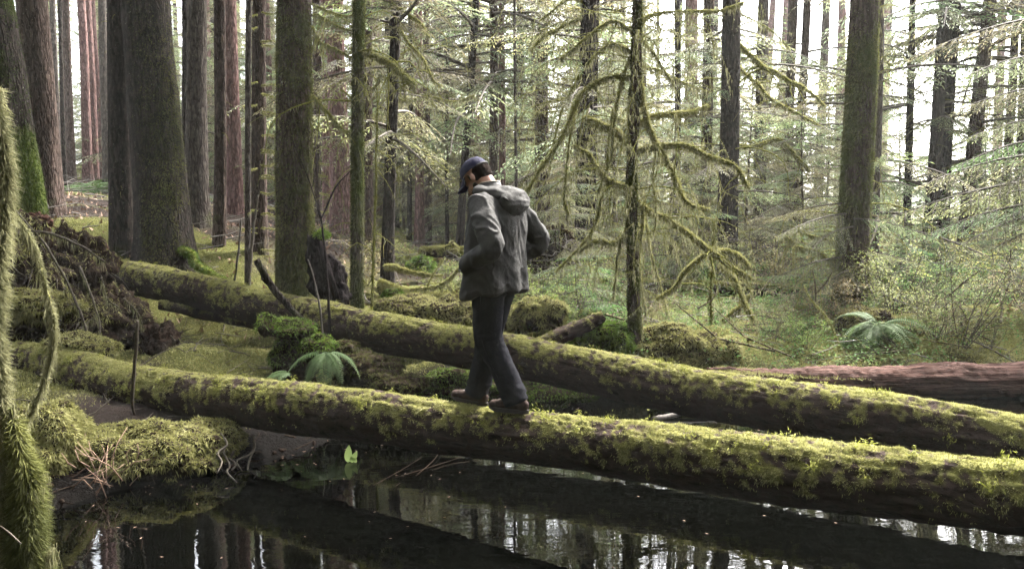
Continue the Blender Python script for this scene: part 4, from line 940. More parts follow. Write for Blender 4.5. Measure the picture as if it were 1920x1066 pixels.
V, F = tube(resample(np.array([p0, (p0 + p1) / 2 + [0, .05, .02], p1]), 14), np.linspace(.035, .012, 14), 8); V += vnormals(V, F) * (.01 * fbm(V * 20, 2, 3))[:, None]; obj('stem', V, F, M['deadtwig'], t)
mossy_blob('upturned_roots', 'dark upturned root plate with pale twigs, right behind the elbow of the man', 'root plate', [at(1045, 470, 14, .32, .3, .36), at(1020, 490, 14, .3, .3, .25)], 761, 1500, thr=.5)
rng = np.random.default_rng(71); t = bpy.data.objects[[o.name for o in bpy.data.objects if o.name.startswith('upturned_roots')][0]]; rp_ = []
for _ in range(60):
    q_ = P(rng.uniform(1005, 1075), rng.uniform(435, 515), 13.7); e_ = q_ + rng.normal(size=3) * .22 + [0, -.1, -.05]; rp_.append(tube(resample(np.array([q_, (q_ + e_) / 2 + rng.normal(size=3) * .05, e_]), 6), np.linspace(.010, .003, 6), 4, False))
V, F = join(rp_); obj('roots', V, F, M['deadtwig'], t, kind='stuff')
# bright leaf at the waterline
q = P(658, 878, 6.75); t = thing('marsh_plant', 'small bright green upright leaves growing in the pond under the lower log', 'plant', (q[0], q[1], 0))
for k, (a, h, wv) in enumerate([(.1, .15, .035), (1.0, .10, .03), (-1.1, .07, .02)]):
    u = np.linspace(0, 1, 9); wd = wv * np.sin(np.pi * u ** .8) ** .8
    cx = np.stack([q[0] + math.sin(a) * h * u**1.5 * .5 + k * .03 - .02, q[1] + 0 * u, h * u - .005], 1)
    V = np.vstack([cx - np.outer(wd, [.9, .3, 0]), cx + np.outer(wd, [.9, -.3, 0])]); i = np.arange(8)
    F = np.concatenate([np.stack([i, i + 9, i + 10], 1), np.stack([i, i + 10, i + 1], 1)]); obj('leaf', V, F, M['herb'], t, attrs={'var': np.full(18, .9), 'tip': np.zeros(18)})

# ---- ferns
def frond_mesh(L, seed, npin=26):
    rng = np.random.default_rng(seed); u = np.linspace(0, 1, 20)
    ax = np.stack([L * u * .92, 0 * u, L * (.62 * u - .85 * u**2)], 1)
    V, F = tube(ax, .005 * L * (1.2 - u), 4, False); VV, FF = [V], [F]; o = len(V)
    for k in range(npin):
        f = .14 + .85 * k / npin; i = f * 19; p = ax[int(i)] + (ax[min(int(i) + 1, 19)] - ax[int(i)]) * (i % 1)
        l = L * .17 * min(1, (1.02 - f) * 2.2) * (.75 + .25 * min(1, f * 5))
        for s in (-1, 1):
            d = np.array([.35, s, -.22 + rng.normal() * .06]); d /= np.linalg.norm(d); w = np.array([1, 0, 0]) * L * .014
            e = p + d * l + np.array([0, 0, -l * .25]); m = p + d * l * .4
            VV.append(np.array([p - w * .4, p + w * .4, m + w, e, m - w])); FF.append(np.array([[0, 1, 2], [0, 2, 4], [4, 2, 3]]) + o); o += 5
    V = np.vstack(VV); return mesh('frond', V, np.vstack(FF), M['fern'], smooth=False, attrs={'var': rng.random() * .3 + .6 * np.clip(V[:, 0] / L, 0, 1), 'tip': np.zeros(len(V))})
FROND = [frond_mesh(1.0, s) for s in range(3)]
def fern(label, px, py, d, L, n, seed, a0=0, a1=6.283, tilt=(-.3, .5), z=None, grp=None):
    rng = np.random.default_rng(seed); q = P(px, py, d); b = (q[0], d, q[2] if z is None else z)
    t = thing('sword_fern', label, 'fern', b, group=grp)
    for k in range(n):
        a = a0 + (a1 - a0) * (k + rng.uniform(.2, .8)) / n
        link('frond', FROND[k % 3], t, rot=(rng.normal() * .2, rng.uniform(*tilt), a), sc=L * rng.uniform(.7, 1.1))
fern('sword fern with drooping fronds hanging below the mossy stump lip', 612, 660, 8.35, .52, 12, 1, -3.1, .4, (.3, 1.0))
fern('small fern with two flat fronds at the left of the stump', 545, 700, 8.0, .40, 5, 2, 2.2, 4.4, (.0, .4))
fern('large spreading bluish sword fern in front of the dark mossy stump', 1648, 612, 10.6, .82, 22, 3, -3.4, 3.0, (-.4, .75))
fern('low fern beside the large spreading one, at its right', 1735, 665, 10.4, .5, 9, 4, 0, 6.28, (-.2, .5))
for k, (px, py, d, L) in enumerate([(160, 385, 24, 1.1), (178, 392, 23, .9), (140, 392, 22, .8)]):
    q = P(px, 400, d); fern(['bright fern clump on the sunny far slope, middle of three', 'bright fern clump on the sunny far slope, right of three', 'bright fern clump on the sunny far slope, left of three'][k], px, py, d, L, 16, 10 + k, 0, 6.28, (-.7, .2), gz(q[0], d), 'ferns on the sunny slope')

# ---- shrubs
def shrub_geo(seed, H, nst, nleaf, ls, spread=.5):
    rng = np.random.default_rng(seed); W, B = [], []
    for _ in range(nst):
        a = rng.uniform(0, 6.283); d = np.array([math.cos(a) * spread, math.sin(a) * spread, 1]) * H * rng.uniform(.6, 1.1)
        p = resample(np.array([[0, 0, -.05], d * .5 + rng.normal(size=3) * .08 * H, d + rng.normal(size=3) * .1 * H]), 8)
        W.append(tube(p, .006 * np.linspace(1, .4, 8), 4, False))
        for _k in range(7):
            i = rng.integers(2, 8); e = p[i] + np.array([rng.normal() * .3, rng.normal() * .3, rng.normal() * .12 + .06]) * H
            W.append(tube(np.array([p[i], (p[i] + e) / 2 + [0, 0, .03 * H], e]), [.003, .0025, .0015], 3, False))
            n = nleaf // (nst * 7); f = rng.random(n)[:, None]; B.append(p[i] + (e - p[i]) * f + rng.normal(size=(n, 3)) * .035 * H)
    B = np.vstack(B); Dn = unit(rng.normal(size=B.shape) * np.array([1, 1, .45])); L = clump_leaves(B, Dn, ls, ls * .55, rng)
    return join(W), L
def shrub_mesh(seed, leafmat, **kw):
    w, l = shrub_geo(seed, **kw); return pack(w, l, np.random.default_rng(seed), 'shrub', [M['twig'], M[leafmat]])
SHRUB = [shrub_mesh(s, 'leaf', H=.75, nst=9, nleaf=1500, ls=.032, spread=.6) for s in (1, 2, 3)] + [shrub_mesh(s, 'herb', H=.45, nst=8, nleaf=900, ls=.035, spread=.8) for s in (4, 5)] + [shrub_mesh(s, 'leaf', H=.9, nst=10, nleaf=350, ls=.026, spread=.5) for s in (6, 7)]
rng = np.random.default_rng(60); cnt = 0
for k in range(150):
    d = rng.uniform(10.3, 17.5); px = rng.uniform(985, 1990) if k < 128 else rng.uniform(640, 985); q = P(px, 500, d)
    if 1560 < px < 1740 and d < 11.3: continue
    if abs(px - 1190) < 26 and d < 10: continue
    if k >= 128 and (k > 134 or d < 14): continue
    s = rng.integers(0, 7); z = gz(q[0], d); low = 1180 < px < 1530 and d < 14
    o = bpy.data.objects.new('understory_shrub', SHRUB[s]); COL.objects.link(o); o.location = (q[0], d, z - .03); o.rotation_euler = (0, 0, rng.uniform(0, 6.28)); o.scale = (rng.uniform(.6, 1.25) * (.5 if low else 1),) * 3
    kind = ['fine leaved yellow green shrub in the undergrowth', 'low leafy green herb clump in the undergrowth', 'twiggy sparse shrub in the undergrowth'][0 if s < 3 else 1 if s < 5 else 2]
    tag(o, kind, 'shrub', 'undergrowth ' + ['yellow green shrubs', 'herb clumps', 'twiggy shrubs'][0 if s < 3 else 1 if s < 5 else 2])
# ground herbs and feathery moss shoots too many to count
rng = np.random.default_rng(61); n = 34000
y = rng.uniform(9.6, 20, n) ; x = y * rng.uniform(-.02, .64, n); ok = (pond_sdf(x, y) > .15) & (fbm(np.stack([x, y, 0 * x], 1) * .9, 3, 4) > -.15); x, y = x[ok], y[ok]
B = np.stack([x, y, height(x, y) + rng.uniform(.02, .25, len(x))], 1)
V, F = clump_leaves(B, unit(rng.normal(size=B.shape) * np.array([1, 1, .4])), .038, .02, rng)
obj('undergrowth', V, F, M['herb'], attrs={'var': np.repeat(rng.random(len(B)), 4), 'tip': np.zeros(len(V))}, kind='stuff', smooth=False)

rng = np.random.default_rng(62); sel = (TV[:, 1] > 9.5) & (TV[:, 1] < 15) & (TV[:, 0] > -.6) & (TV[:, 0] < .62 * TV[:, 1])
wv = sel * sstep(TS, .1, .5) * (.25 + sstep(fbm(TV * np.array([1.6, 1.6, 0]), 3, 77), -.1, .25)) / np.maximum(TV[:, 1], 5)
pt_, n_ = sample(TV, TF, 60000, wv, rng); V, F, va, ti = blades(pt_, n_, .085, .016, 1.1, .1, rng, .5)
obj('feather_moss', V, F, M['moss'], attrs={'var': va, 'tip': ti}, kind='stuff', smooth=False)
wv = (TV[:, 1] > 8) & (TV[:, 1] < 13) & (TV[:, 0] > -6) & (TV[:, 0] < -1)
wv = wv * sstep(TS, .15, .5) * sstep(tm, .2, .5) * (.2 + sstep(fbm(TV * np.array([2.2, 2.2, 0]), 3, 78), -.1, .25))
pt_, n_ = sample(TV, TF, 34000, wv, rng); V, F, va, ti = blades(pt_, n_, .065, .014, 1.0, .1, rng, .5)
obj('feather_moss', V, F, M['moss'], attrs={'var': va, 'tip': ti}, kind='stuff', smooth=False)
litter(140, 8.3, 12.5, (-.5, -.12), 66, M['twig'], 'fallen_twigs', (.15, .7), .006, .06)
litter(170, 9.8, 15, (-.05, .62), 63, M['mosslimb'], 'fallen_twigs', (.3, 1.4), .012, .25)
litter(140, 9.8, 15, (-.05, .62), 64, M['deadtwig'], 'fallen_twigs', (.2, .9), .006, .35)
for k in range(46):
    d = rng.uniform(9.9, 13.5); px = rng.uniform(1120, 1900); q = P(px, 500, d)
    if 1560 < px < 1740 and d < 11.3: continue
    o = bpy.data.objects.new('understory_shrub', SHRUB[3 + k % 4]); COL.objects.link(o); o.location = (q[0], d, gz(q[0], d) - .03); o.rotation_euler = (0, 0, rng.uniform(0, 6.28)); o.scale = (rng.uniform(.35, .6),) * 3
    tag(o, ['low leafy green herb clump in the undergrowth', 'twiggy sparse shrub in the undergrowth'][(k % 4) > 1], 'shrub', 'undergrowth ' + ['herb clumps', 'twiggy shrubs'][(k % 4) > 1])
# ---- young hemlocks
def sapling(label, px, d, H, n, seed, kind=SPRIG, s0=1.0, w=.02):
    rng = np.random.default_rng(seed); q = P(px, 500, d); z = gz(q[0], d)
    t = thing('young_hemlock', label, 'tree', (q[0], d, z)); u = np.linspace(0, 1, 12)
    V, F = tube(np.stack([q[0] + .04 * np.sin(u * 5 + seed), d + 0 * u, z - .05 + H * u], 1), w * (1.1 - u), 8); obj('trunk', V, F, M['twig'], t)
    for k in range(n):
        f = .12 + .86 * (k + .5) / n; link('bough', kind[rng.integers(3)], t, loc=(0, 0, H * f), rot=(rng.normal() * .15, rng.normal() * .12, k * 2.4 + rng.normal() * .3), sc=s0 * (1.15 - .8 * f) * rng.uniform(.8, 1.2))
sapling('small bright green young hemlock right behind the man', 1085, 10.8, 1.05, 26, 1)
sapling('bright green young hemlock left of the large mossy right trunk', 1525, 13.0, 1.3, 30, 2)
sapling('low soft green young hemlock right of the large mossy right trunk', 1705, 13.2, .95, 26, 3, s0=1.2)
sapling('pale young hemlock below the dark pair of trunks', 1760, 15.5, 1.2, 26, 4, s0=1.2)
sapling('young hemlock near the right edge behind the red log', 1890, 13, 1.3, 28, 5, s0=1.2)
sapling('grey green young hemlock between the forked dark trunk and the draped tree', 1060, 14, 2.6, 36, 6, BOUGH_FINE, .75, .03)
sapling('tall thin young hemlock left of the large mossy right trunk', 1500, 15.5, 3.4, 40, 7, BOUGH_FINE, .85, .035)
0 and sapling('feathery young hemlock behind the slender fat armed tree', 705, 15.2, 3.6, 34, 8, BOUGH_FINE, .7, .03)
sapling('young hemlock with drooping boughs right of the draped tree', 1260, 15, 3.2, 40, 9, BOUGH_FINE, .8, .035)
sapling('slim young hemlock behind the thick straight dark trunk', 1400, 18, 4.6, 44, 10, BOUGH_FINE, 1.1, .04)
sapling('hazy young hemlock left of the twin trunks behind the man', 880, 24, 6.0, 46, 11, BOUGH_FINE, 1.5, .05)
# overhanging boughs
def boughs(xb, rows):
    t, base, ax, r = TB[xb]; D_ = base[1]
    for k, (px, py, dd, a, s) in enumerate(rows):
        p = P(px, py, D_ + dd) - base; link('bough', BOUGH_FINE[k % 3], t, loc=p, rot=(.1 * (-1) ** k, .12, rad(a)), sc=s)
boughs(1598, [(1600, 400, -.1, 200, .9), (1600, 425, -.2, 215, .8), (1600, 410, -.2, 340, .7), (1598, 480, -.2, 195, .9), (1605, 470, -.2, 330, .6), (1600, 380, -.1, 170, .8), (1598, 505, -.2, 225, .8)])
for k, (px, d, H_, n_, s_) in enumerate([(1290, 26, 7, 46, 1.9), (1450, 27, 6, 42, 1.9), (1545, 24, 5, 40, 1.6), (1680, 25, 4.2, 36, 1.6), (1840, 24, 5, 40, 1.7), (1150, 25, 7.5, 46, 1.9), (1010, 28, 8, 48, 2.0), (760, 28, 8, 48, 2.0), (500, 30, 8, 40, 2.0), (335, 30, 8, 40, 2.0), (420, 27, 7, 36, 1.8)]):
    sapling(['soft pale young conifer far behind the shaded thin trunk', 'soft pale young conifer below the leaning pair of trunks', 'young conifer close left of the large mossy right side trunk, far back', 'low far young conifer in the bright gap right of the large trunk', 'far young conifer behind the leaning pale trunk near the right edge', 'far young conifer behind the moss draped tree', 'tall far young conifer right of the man', 'tall far young conifer left of the close pair of trunks', 'far young conifer behind the trunk ringed with stubs', 'far young conifer right of the huge flared tree', 'far young conifer behind the slim clean brown trunk'][k], px, d, H_, n_, 60 + k, BOUGH_FINE, s_, .05)
rng = np.random.default_rng(91)
for xb, n, y0, y1, sc_ in [(724, 9, -40, 260, 1.0), (690, 7, 0, 260, 1.0), (786, 16, -100, 300, 1.7), (860, 16, -100, 280, 1.6), (924, 20, -100, 300, 1.7), (940, 8, -60, 260, 1.3), (1016, 16, -40, 420, 1.4), (1092, 8, -20, 330, .9), (1272, 12, 40, 470, 1.2), (1320, 14, 30, 470, 1.2), (1420, 16, 60, 480, 1.2), (1474, 12, 120, 480, 1.3), (1490, 12, 60, 470, 1.3), (1362, 6, 100, 440, .8), (1640, 12, 80, 470, 1.0), (1698, 12, 60, 460, 1.2), (1738, 8, 20, 300, 1.2), (1762, 10, 20, 480, 1.2), (1806, 14, 0, 470, 1.2), (1880, 14, 0, 470, 1.3), (1905, 14, 0, 470, 1.2), (1738, 8, -140, 70, 1.7), (1762, 8, -140, 90, 1.7), (1806, 10, -140, 110, 1.8), (1880, 10, -160, 100, 1.8), (1905, 8, -160, 100, 1.7), (1698, 6, -120, 60, 1.5), (594, 6, 0, 300, .9), (640, 6, 0, 300, 1.0), (441, 3, 60, 400, .8)]:
    t, base, ax, r = TB[xb]
    for k in range(n):
        y = rng.uniform(y0, y1); p = ax * (P(xb, y, base[1])[2] - base[2])
        link('bough', BOUGH[rng.integers(5)], t, loc=p, rot=(rng.normal() * .2, rng.normal() * .12, rng.uniform(0, 6.28)), sc=sc_ * rng.uniform(.7, 1.3))
q = P(2010, 500, 11.5); t = thing('conifer_tree', 'tree outside the right edge whose grey green boughs reach in', 'tree', (q[0], 11.5, gz(q[0], 11.5)))
V, F, _, _ = trunk_geo(np.array([q[0], 11.5, gz(q[0], 11.5) - .1]), np.array([.02, 0, 1.]), 20, .16, .4, 16, .2, 5); obj('trunk', V, F, M['bark_brown'], t, attrs={'moss': np.full(len(V), .3)})
for k, (z, a, s, o) in enumerate([(1.75, 182, 1.35, 0), (1.6, 190, 1.25, 1), (1.95, 172, 1.15, 2), (1.45, 200, 1.0, 0), (2.2, 195, 1.0, 1), (2.9, 185, 1.0, 2), (3.3, 175, 1.1, 0), (2.4, 178, 1.5, 1), (2.05, 186, 1.6, 2), (2.6, 192, 1.3, 0), (3.7, 188, 1.3, 1), (4.2, 180, 1.4, 2)]):
    link('bough', BOUGH_FINE[o], t, loc=(0, 0, z), rot=(.05, .1, rad(a)), sc=s)

# needles and leaf scraps floating along the shore
rng = np.random.default_rng(88); n = 1500
y = rng.uniform(4.6, 9.2, n); x = rng.uniform(-3.1, 4.5, n); sd = pond_sdf(x, y); ok = (sd < .02) & (rng.random(n) < np.exp(sd / .28) + .05); x, y = x[ok], y[ok]
B = np.stack([x, y, np.full(len(x), .004)], 1); a = rng.uniform(0, 6.28, len(x))
V, F = clump_leaves(B, np.stack([np.cos(a), np.sin(a), 0 * a], 1), .028, .008, rng); V[:, 2] = .004 + .002 * rng.random(len(V))
obj('floating_leaves', V, F, M['reed'], kind='stuff', smooth=False)
# bits of bark, sticks and cones on the muddy bank
rng = np.random.default_rng(89); parts = []; n = 900
y = rng.uniform(5.0, 8.8, n); x = rng.uniform(-4.2, -.9, n); sd = pond_sdf(x, y); ok = (sd > -.1) & (sd < .9); x, y = x[ok], y[ok]; z = height(x, y)
for a, b, c in zip(x, y, z):
    if rng.random() < .45:
        parts.append(blob((a, b, c), *(rng.uniform(.012, .05, 3) * [1, 1, .5]), int(rng.integers(50)), .5, 8, 6))
    else:
        d_ = rng.normal(size=3) * [1, 1, .3]; d_ /= np.linalg.norm(d_); L_ = rng.uniform(.06, .35); q_ = np.array([a, b, c + .012]); parts.append(tube(np.array([q_, q_ + d_ * L_ * .5 + rng.normal(size=3) * .015, q_ + d_ * L_]), rng.uniform(.003, .009) * np.array([1, .9, .5]), 4, False))
V, F = join(parts); obj('bank_debris', V, F, M['rootsoil'], kind='stuff')
# ---- moss wrapped sapling close to the camera at the left edge
D = 2.6
q = P(10, 1000, D); t = thing('mossy_sapling', 'moss bearded thin trunk close at the left edge, swelling into shaggy moss at its foot', 'tree', (q[0], D, .1))
limb(t, [(14, 1500), (18, 1200), (10, 1066), (2, 900), (-4, 750), (-8, 600), (0, 450), (6, 330), (2, 240), (-4, 165)], D, [46, 38, 32, 30, 26, 26, 22, 10], 30000, 3200, (.03, .14), 0, seed=800, nn=70, name='trunk', dz=[0] * 10, mossmat='beard', seg=14)
limb(t, [(60, 1300), (62, 1100), (50, 950), (40, 850), (20, 760)], D, [66, 72, 56, 26, 10], 34000, 3000, (.03, .10), 0, seed=801, nn=40, name='moss_mat', dz=[0, 0, 0, 0, 0], mossmat='moss_dim', seg=16)
limb(t, [(10, 400), (40, 420), (66, 470), (85, 530), (100, 590), (98, 650), (82, 710), (60, 770), (30, 830)], D + .05, [8, 10, 10, 8, 13, 12, 6, 6, 4], 3600, 700, (.02, .09), 0, seed=802, nn=50, dz=[0, .05, .1, .1, .1, .1, .1, .1, .1], mossmat='beard')
limb(t, [(0, 985), (20, 1000), (40, 1018)], D - .1, [4, 4, 2], 0, 0, seed=803, dz=[0, 0, 0], mat='twig')
# ------------------------------------------------------------------ the man
def mat_cloth(name, c0, c1, rough=.75, weave=260, spec=.2, wr=.5, big=3.0, bigamt=.5):
    k = NT(name); v = k.coord((1, 1, 1), False); f = k.noise(v, weave, 3, .7); b = k.noise(v, big, 5, .6)
    c = k.mix(k.n('MapRange', i0=k.n('Math', _operation='MULTIPLY_ADD', i0=b, i1=bigamt, i2=k.n('Math', _operation='MULTIPLY', i0=f, i1=1 - bigamt).outputs[0]).outputs[0], i1=.35, i2=.65).outputs[0], c0, c1)
    k.bump(k.n('Math', _operation='MULTIPLY_ADD', i0=k.noise(v, 26, 5, .6, .8), i1=2.2, i2=f).outputs[0], wr, .006)
    return k.done(c, rough, spec)
M['jacket'] = mat_cloth('grey waxed jacket', (.018, .017, .0165), (.038, .036, .035), .8, 300, .12)
M['lining'] = mat_cloth('dark collar cloth', (.03, .028, .028), (.05, .047, .046))
M['edge'] = mat_cloth('tan collar edge', (.22, .19, .15), (.30, .26, .21))
M['trousers'] = mat_cloth('dark navy trousers', (.008, .008, .010), (.019, .019, .0225), 1.0, 340, .01)
M['cap'] = mat_cloth('navy cap cloth', (.010, .010, .024), (.020, .019, .048), .85, 380, .1)
M['leather'] = mat_cloth('brown leather', (.016, .010, .008), (.040, .026, .021), .9, 90, .08, .4, 12)
M['sole'] = mat_cloth('dark rubber sole', (.018, .014, .013), (.035, .028, .026))
M['skin'] = mat_cloth('skin', (.20, .10, .075), (.27, .145, .11), .55, 200, .3, .1, 20)
M['hair'] = mat_cloth('dark brown hair', (.006, .004, .0035), (.016, .011, .009), 1.0, 300, .02, .9)

def remesh(parts, vox, smooth=6):
    V, F = join(parts); me = mesh('tmp', V, F, [], smooth=True); o = bpy.data.objects.new('tmp', me); COL.objects.link(o)
    m = o.modifiers.new('r', 'REMESH'); m.mode = 'VOXEL'; m.voxel_size = vox; m.use_smooth_shade = True
    s = o.modifiers.new('s', 'SMOOTH'); s.factor = .5; s.iterations = smooth
    dg = bpy.context.evaluated_depsgraph_get(); ev = o.evaluated_get(dg); em = ev.to_mesh(); em.calc_loop_triangles()
    v = np.empty(len(em.vertices) * 3, np.float32); em.vertices.foreach_get('co', v)
    t = np.empty(len(em.loop_triangles) * 3, np.int32); em.loop_triangles.foreach_get('vertices', t)
    ev.to_mesh_clear(); bpy.data.objects.remove(o); bpy.data.meshes.remove(me)
    return v.reshape(-1, 3).astype(float), t.reshape(-1, 3)

def ell(c, r, nu=28, nv=18): return blob(c, *r, 1, 0, nu, nv)
def limb3(pts, r, n=24, seg=20):
    pr = resample(np.column_stack([np.array(pts, float), np.array(r, float)]), n); return tube(pr[:, :3], pr[:, 3], seg)
def loft(rows, seg=40, n=40):
    """rows: z, centre x, centre y, half width x, half depth y, squareness"""
    R = resample(np.array([[r[1], r[2], r[0], r[3], r[4]] for r in rows], float), n)
    th = np.linspace(0, 2 * math.pi, seg, endpoint=False); ex = 0.85
    cx = np.sign(np.cos(th)) * np.abs(np.cos(th)) ** ex; sy = np.sign(np.sin(th)) * np.abs(np.sin(th)) ** ex
    V = np.stack([R[:, 0, None] + R[:, 3, None] * cx, R[:, 1, None] + R[:, 4, None] * sy, np.repeat(R[:, 2, None], seg, 1)], -1).reshape(-1, 3)
    i = np.arange(n - 1)[:, None] * seg; j = np.arange(seg)[None]; k = (j + 1) % seg
    a, b, c, d = (i + j).ravel(), (i + k).ravel(), (i + seg + k).ravel(), (i + seg + j).ravel()
    F = [np.stack([a, b, c], 1), np.stack([a, c, d], 1)]; V = np.vstack([V, V[:seg].mean(0), V[-seg:].mean(0)]); j = np.arange(seg); k = (j + 1) % seg
    F += [np.stack([k, j, np.full(seg, n * seg)], 1), np.stack([(n - 1) * seg + j, (n - 1) * seg + k, np.full(seg, n * seg + 1)], 1)]
    return V, np.concatenate(F)

i0 = int(np.argmin(np.abs(near_path[:, 0] - P(930, 760, 5.8)[0])))
LT = near_path[i0 - 8] - near_path[i0 + 8]; LT /= np.linalg.norm(LT)      # along the log, leftwards
HEAD = math.atan2(-LT[0], LT[1])
def logtop(s):
    i = int(np.argmin(np.abs((near_path - near_path[i0]) @ LT - s))); return near_path[i, 2] + near_r[i] + .012
O3 = near_path[i0].copy(); O3[2] = logtop(0)
man = thing('person', 'man in navy cap, grey hooded jacket and dark trousers walking along the log', 'person', O3, HEAD)
zl, zr = logtop(-.17) - O3[2], logtop(.25) - O3[2]
slope = math.atan2(logtop(.25) - logtop(-.17), .42)

SH, ELB_L, HA_L, ELB_R, HA_R = 1.40, (-.315, -.18, 1.10), (-.205, .09, .985), (.335, -.145, 1.12), (.205, .09, .985)
HC = np.array([0, .142, 1.562]); TILT = rad(-43)
def head_xf(V):
    c, s = math.cos(TILT), math.sin(TILT); return np.stack([V[:, 0], c * V[:, 1] - s * V[:, 2], s * V[:, 1] + c * V[:, 2]], 1) + HC
hp = [ell((0, -.012, .045), (.077, .097, .088)), ell((0, .035, -.045), (.058, .060, .072)), ell((0, .068, -.095), (.028, .024, .020)), ell((0, .103, -.022), (.013, .019, .026)), ell((0, .112, -.036), (.015, .014, .011)),
      ell((0, .080, .012), (.050, .018, .013)), ell((.079, -.008, -.012), (.009, .020, .030)), ell((-.079, -.008, -.012), (.009, .020, .030)), ell((0, .090, -.062), (.024, .011, .009)), ell((.033, .065, -.03), (.022, .02, .025)), ell((-.033, .065, -.03), (.022, .02, .025))]
parts = [(head_xf(v), f) for v, f in hp]
parts += [limb3([(0, -.02, 1.38), (0, .03, 1.47), (0, .09, 1.56)], [.075, .060, .058])]
parts += [loft([(.86, 0, 0, .155, .10), (1.0, 0, 0, .15, .10), (1.2, 0, -.01, .155, .11), (1.36, 0, -.015, .17, .10), (1.42, 0, -.01, .10, .07)])]
for e, h, sx in ((ELB_L, HA_L, -1), (ELB_R, HA_R, 1)):
    parts.append(limb3([(sx * .16, -.01, 1.37), (sx * .25, -.08, 1.27), e, ((e[0] + h[0]) / 2, (e[1] + h[1]) / 2, (e[2] + h[2]) / 2), h], [.055, .05, .042, .038, .028]))
    h = np.array(h) * [.72, .6, 1]; fw = np.array([-sx * .45, .35, -.8]); fw /= np.linalg.norm(fw)
    parts.append(ell(h + fw * .04, (.030, .042, .035)))
    for q in range(4): parts.append(limb3([h + fw * .06 + [0, 0, .03 - q * .02], h + fw * (.10 + .01 * (q in (1, 2))) + [-sx * .01, 0, .03 - q * .02], h + fw * (.135 + .012 * (q in (1, 2))) + [-sx * .03, 0, .02 - q * .02]], [.010, .009, .008], 8, 8))
    parts.append(limb3([h + fw * .02 + [0, 0, .03], h + fw * .06 + [0, .01, .06], h + fw * .09 + [-sx * .01, .01, .06]], [.012, .011, .009], 8, 8))
LEGS = [((-.095, -.01, .90), (-.075, .0, .47), (-.05, -.20, .10 + zl)), ((.095, .0, .90), (.075, .10, .47), (.05, .20, .10 + zr))]
for hpj, kn, an in LEGS: parts.append(limb3([hpj, kn, an], [.09, .055, .042]))
V, F = remesh(parts, .009, 3); obj('body', V, F, M['skin'], man, world_space=False)
for sx in (-1, 1):
    V, F = ell((sx * .031, .080, -.006), (.009, .008, .008)); obj('eye', head_xf(V), F, M['lining'], man, world_space=False)
# hair and beard
V, F = remesh([ell((0, -.042, .015), (.077, .074, .082)), ell((0, -.06, -.035), (.055, .045, .035)), ell((.072, .012, .012), (.008, .014, .028)), ell((-.072, .012, .012), (.008, .014, .028))], .006, 3)
V += vnormals(V, F) * (.004 * fbm(V * np.array([60, 60, 25]), 3, 2))[:, None]; obj('hair', head_xf(V), F, M['hair'], man, world_space=False)
V, F = remesh([ell((0, .043, -.072), (.061, .056, .046)), ell((.0555, .022, -.060), (.010, .024, .034)), ell((-.0555, .022, -.060), (.010, .024, .034)), ell((0, .094, -.050), (.026, .010, .006)), ell((0, .074, -.098), (.03, .024, .02))], .006, 3)
V += vnormals(V, F) * (.003 * fbm(V * 70, 2, 2))[:, None]; obj('beard', head_xf(V), F, M['hair'], man, world_space=False)
# cap: crown, bill, button
u = np.linspace(0, 2 * math.pi, 48, endpoint=False); rows = []
for z, k_ in ((-.004, 1.0), (0, 1.012), (.02, 1.0), (.045, .95), (.068, .82), (.084, .6), (.093, .34), (.096, .1)):
    rows.append(np.stack([.0855 * k_ * np.cos(u), -.010 + .106 * k_ * np.sin(u), .048 + z * .92 - .012 * np.sin(u) * (1 - z / .1) * -1 + 0 * u], 1))
V = np.vstack(rows + [[[0, -.01, .138]]]); n = 48; F = []
for r in range(7):
    j = np.arange(n); k2 = (j + 1) % n; F += [np.stack([r * n + j, r * n + k2, (r + 1) * n + k2], 1), np.stack([r * n + j, (r + 1) * n + k2, (r + 1) * n + j], 1)]
j = np.arange(n); F.append(np.stack([7 * n + j, 7 * n + (j + 1) % n, np.full(n, 8 * n)], 1))
cv = V.copy(); cp = obj('cap', head_xf(V), np.concatenate(F), M['cap'], man, world_space=False)
a = np.linspace(-1.05, 1.05, 21); tt = np.linspace(0, 1, 6); Vb = []
for lay in (0, -.005):
    for t_ in tt:
        x = .082 * np.sin(a) * (1 - .10 * t_); y = -.010 + .100 * np.cos(a) + t_ * .098 * np.cos(a * .9); z = .055 - .22 * t_ * .098 - .35 * x**2 / .08 * (.4 + t_) + lay
        Vb.append(np.stack([x, y, z], 1))
Vb = np.vstack(Vb); m_ = 21; F = []
for lay in (0, 6 * m_):
    for r in range(5):
        j = np.arange(m_ - 1) + lay + r * m_; q4 = [np.stack([j, j + 1, j + m_ + 1], 1), np.stack([j, j + m_ + 1, j + m_], 1)]; F += q4 if lay else [x[:, ::-1] for x in q4]
for r in (0, 5):
    j = np.arange(m_ - 1) + r * m_; F += [np.stack([j, j + 1, j + 1 + 6 * m_], 1), np.stack([j, j + 1 + 6 * m_, j + 6 * m_], 1)]
obj('bill', head_xf(Vb), np.concatenate(F), M['cap'], cp, world_space=False)
V, F = ell((0, -.01, .139), (.008, .008, .005), 12, 8); obj('button', head_xf(V), F, M['cap'], cp, world_space=False)
V, F = limb3([(.085 * math.cos(w_), -.012 + .106 * math.sin(w_), .034 + .0 * w_) for w_ in np.linspace(-2.5, -.64, 9)], [.006] * 9, 24, 6); obj('strap', head_xf(V), F, M['lining'], cp, world_space=False)

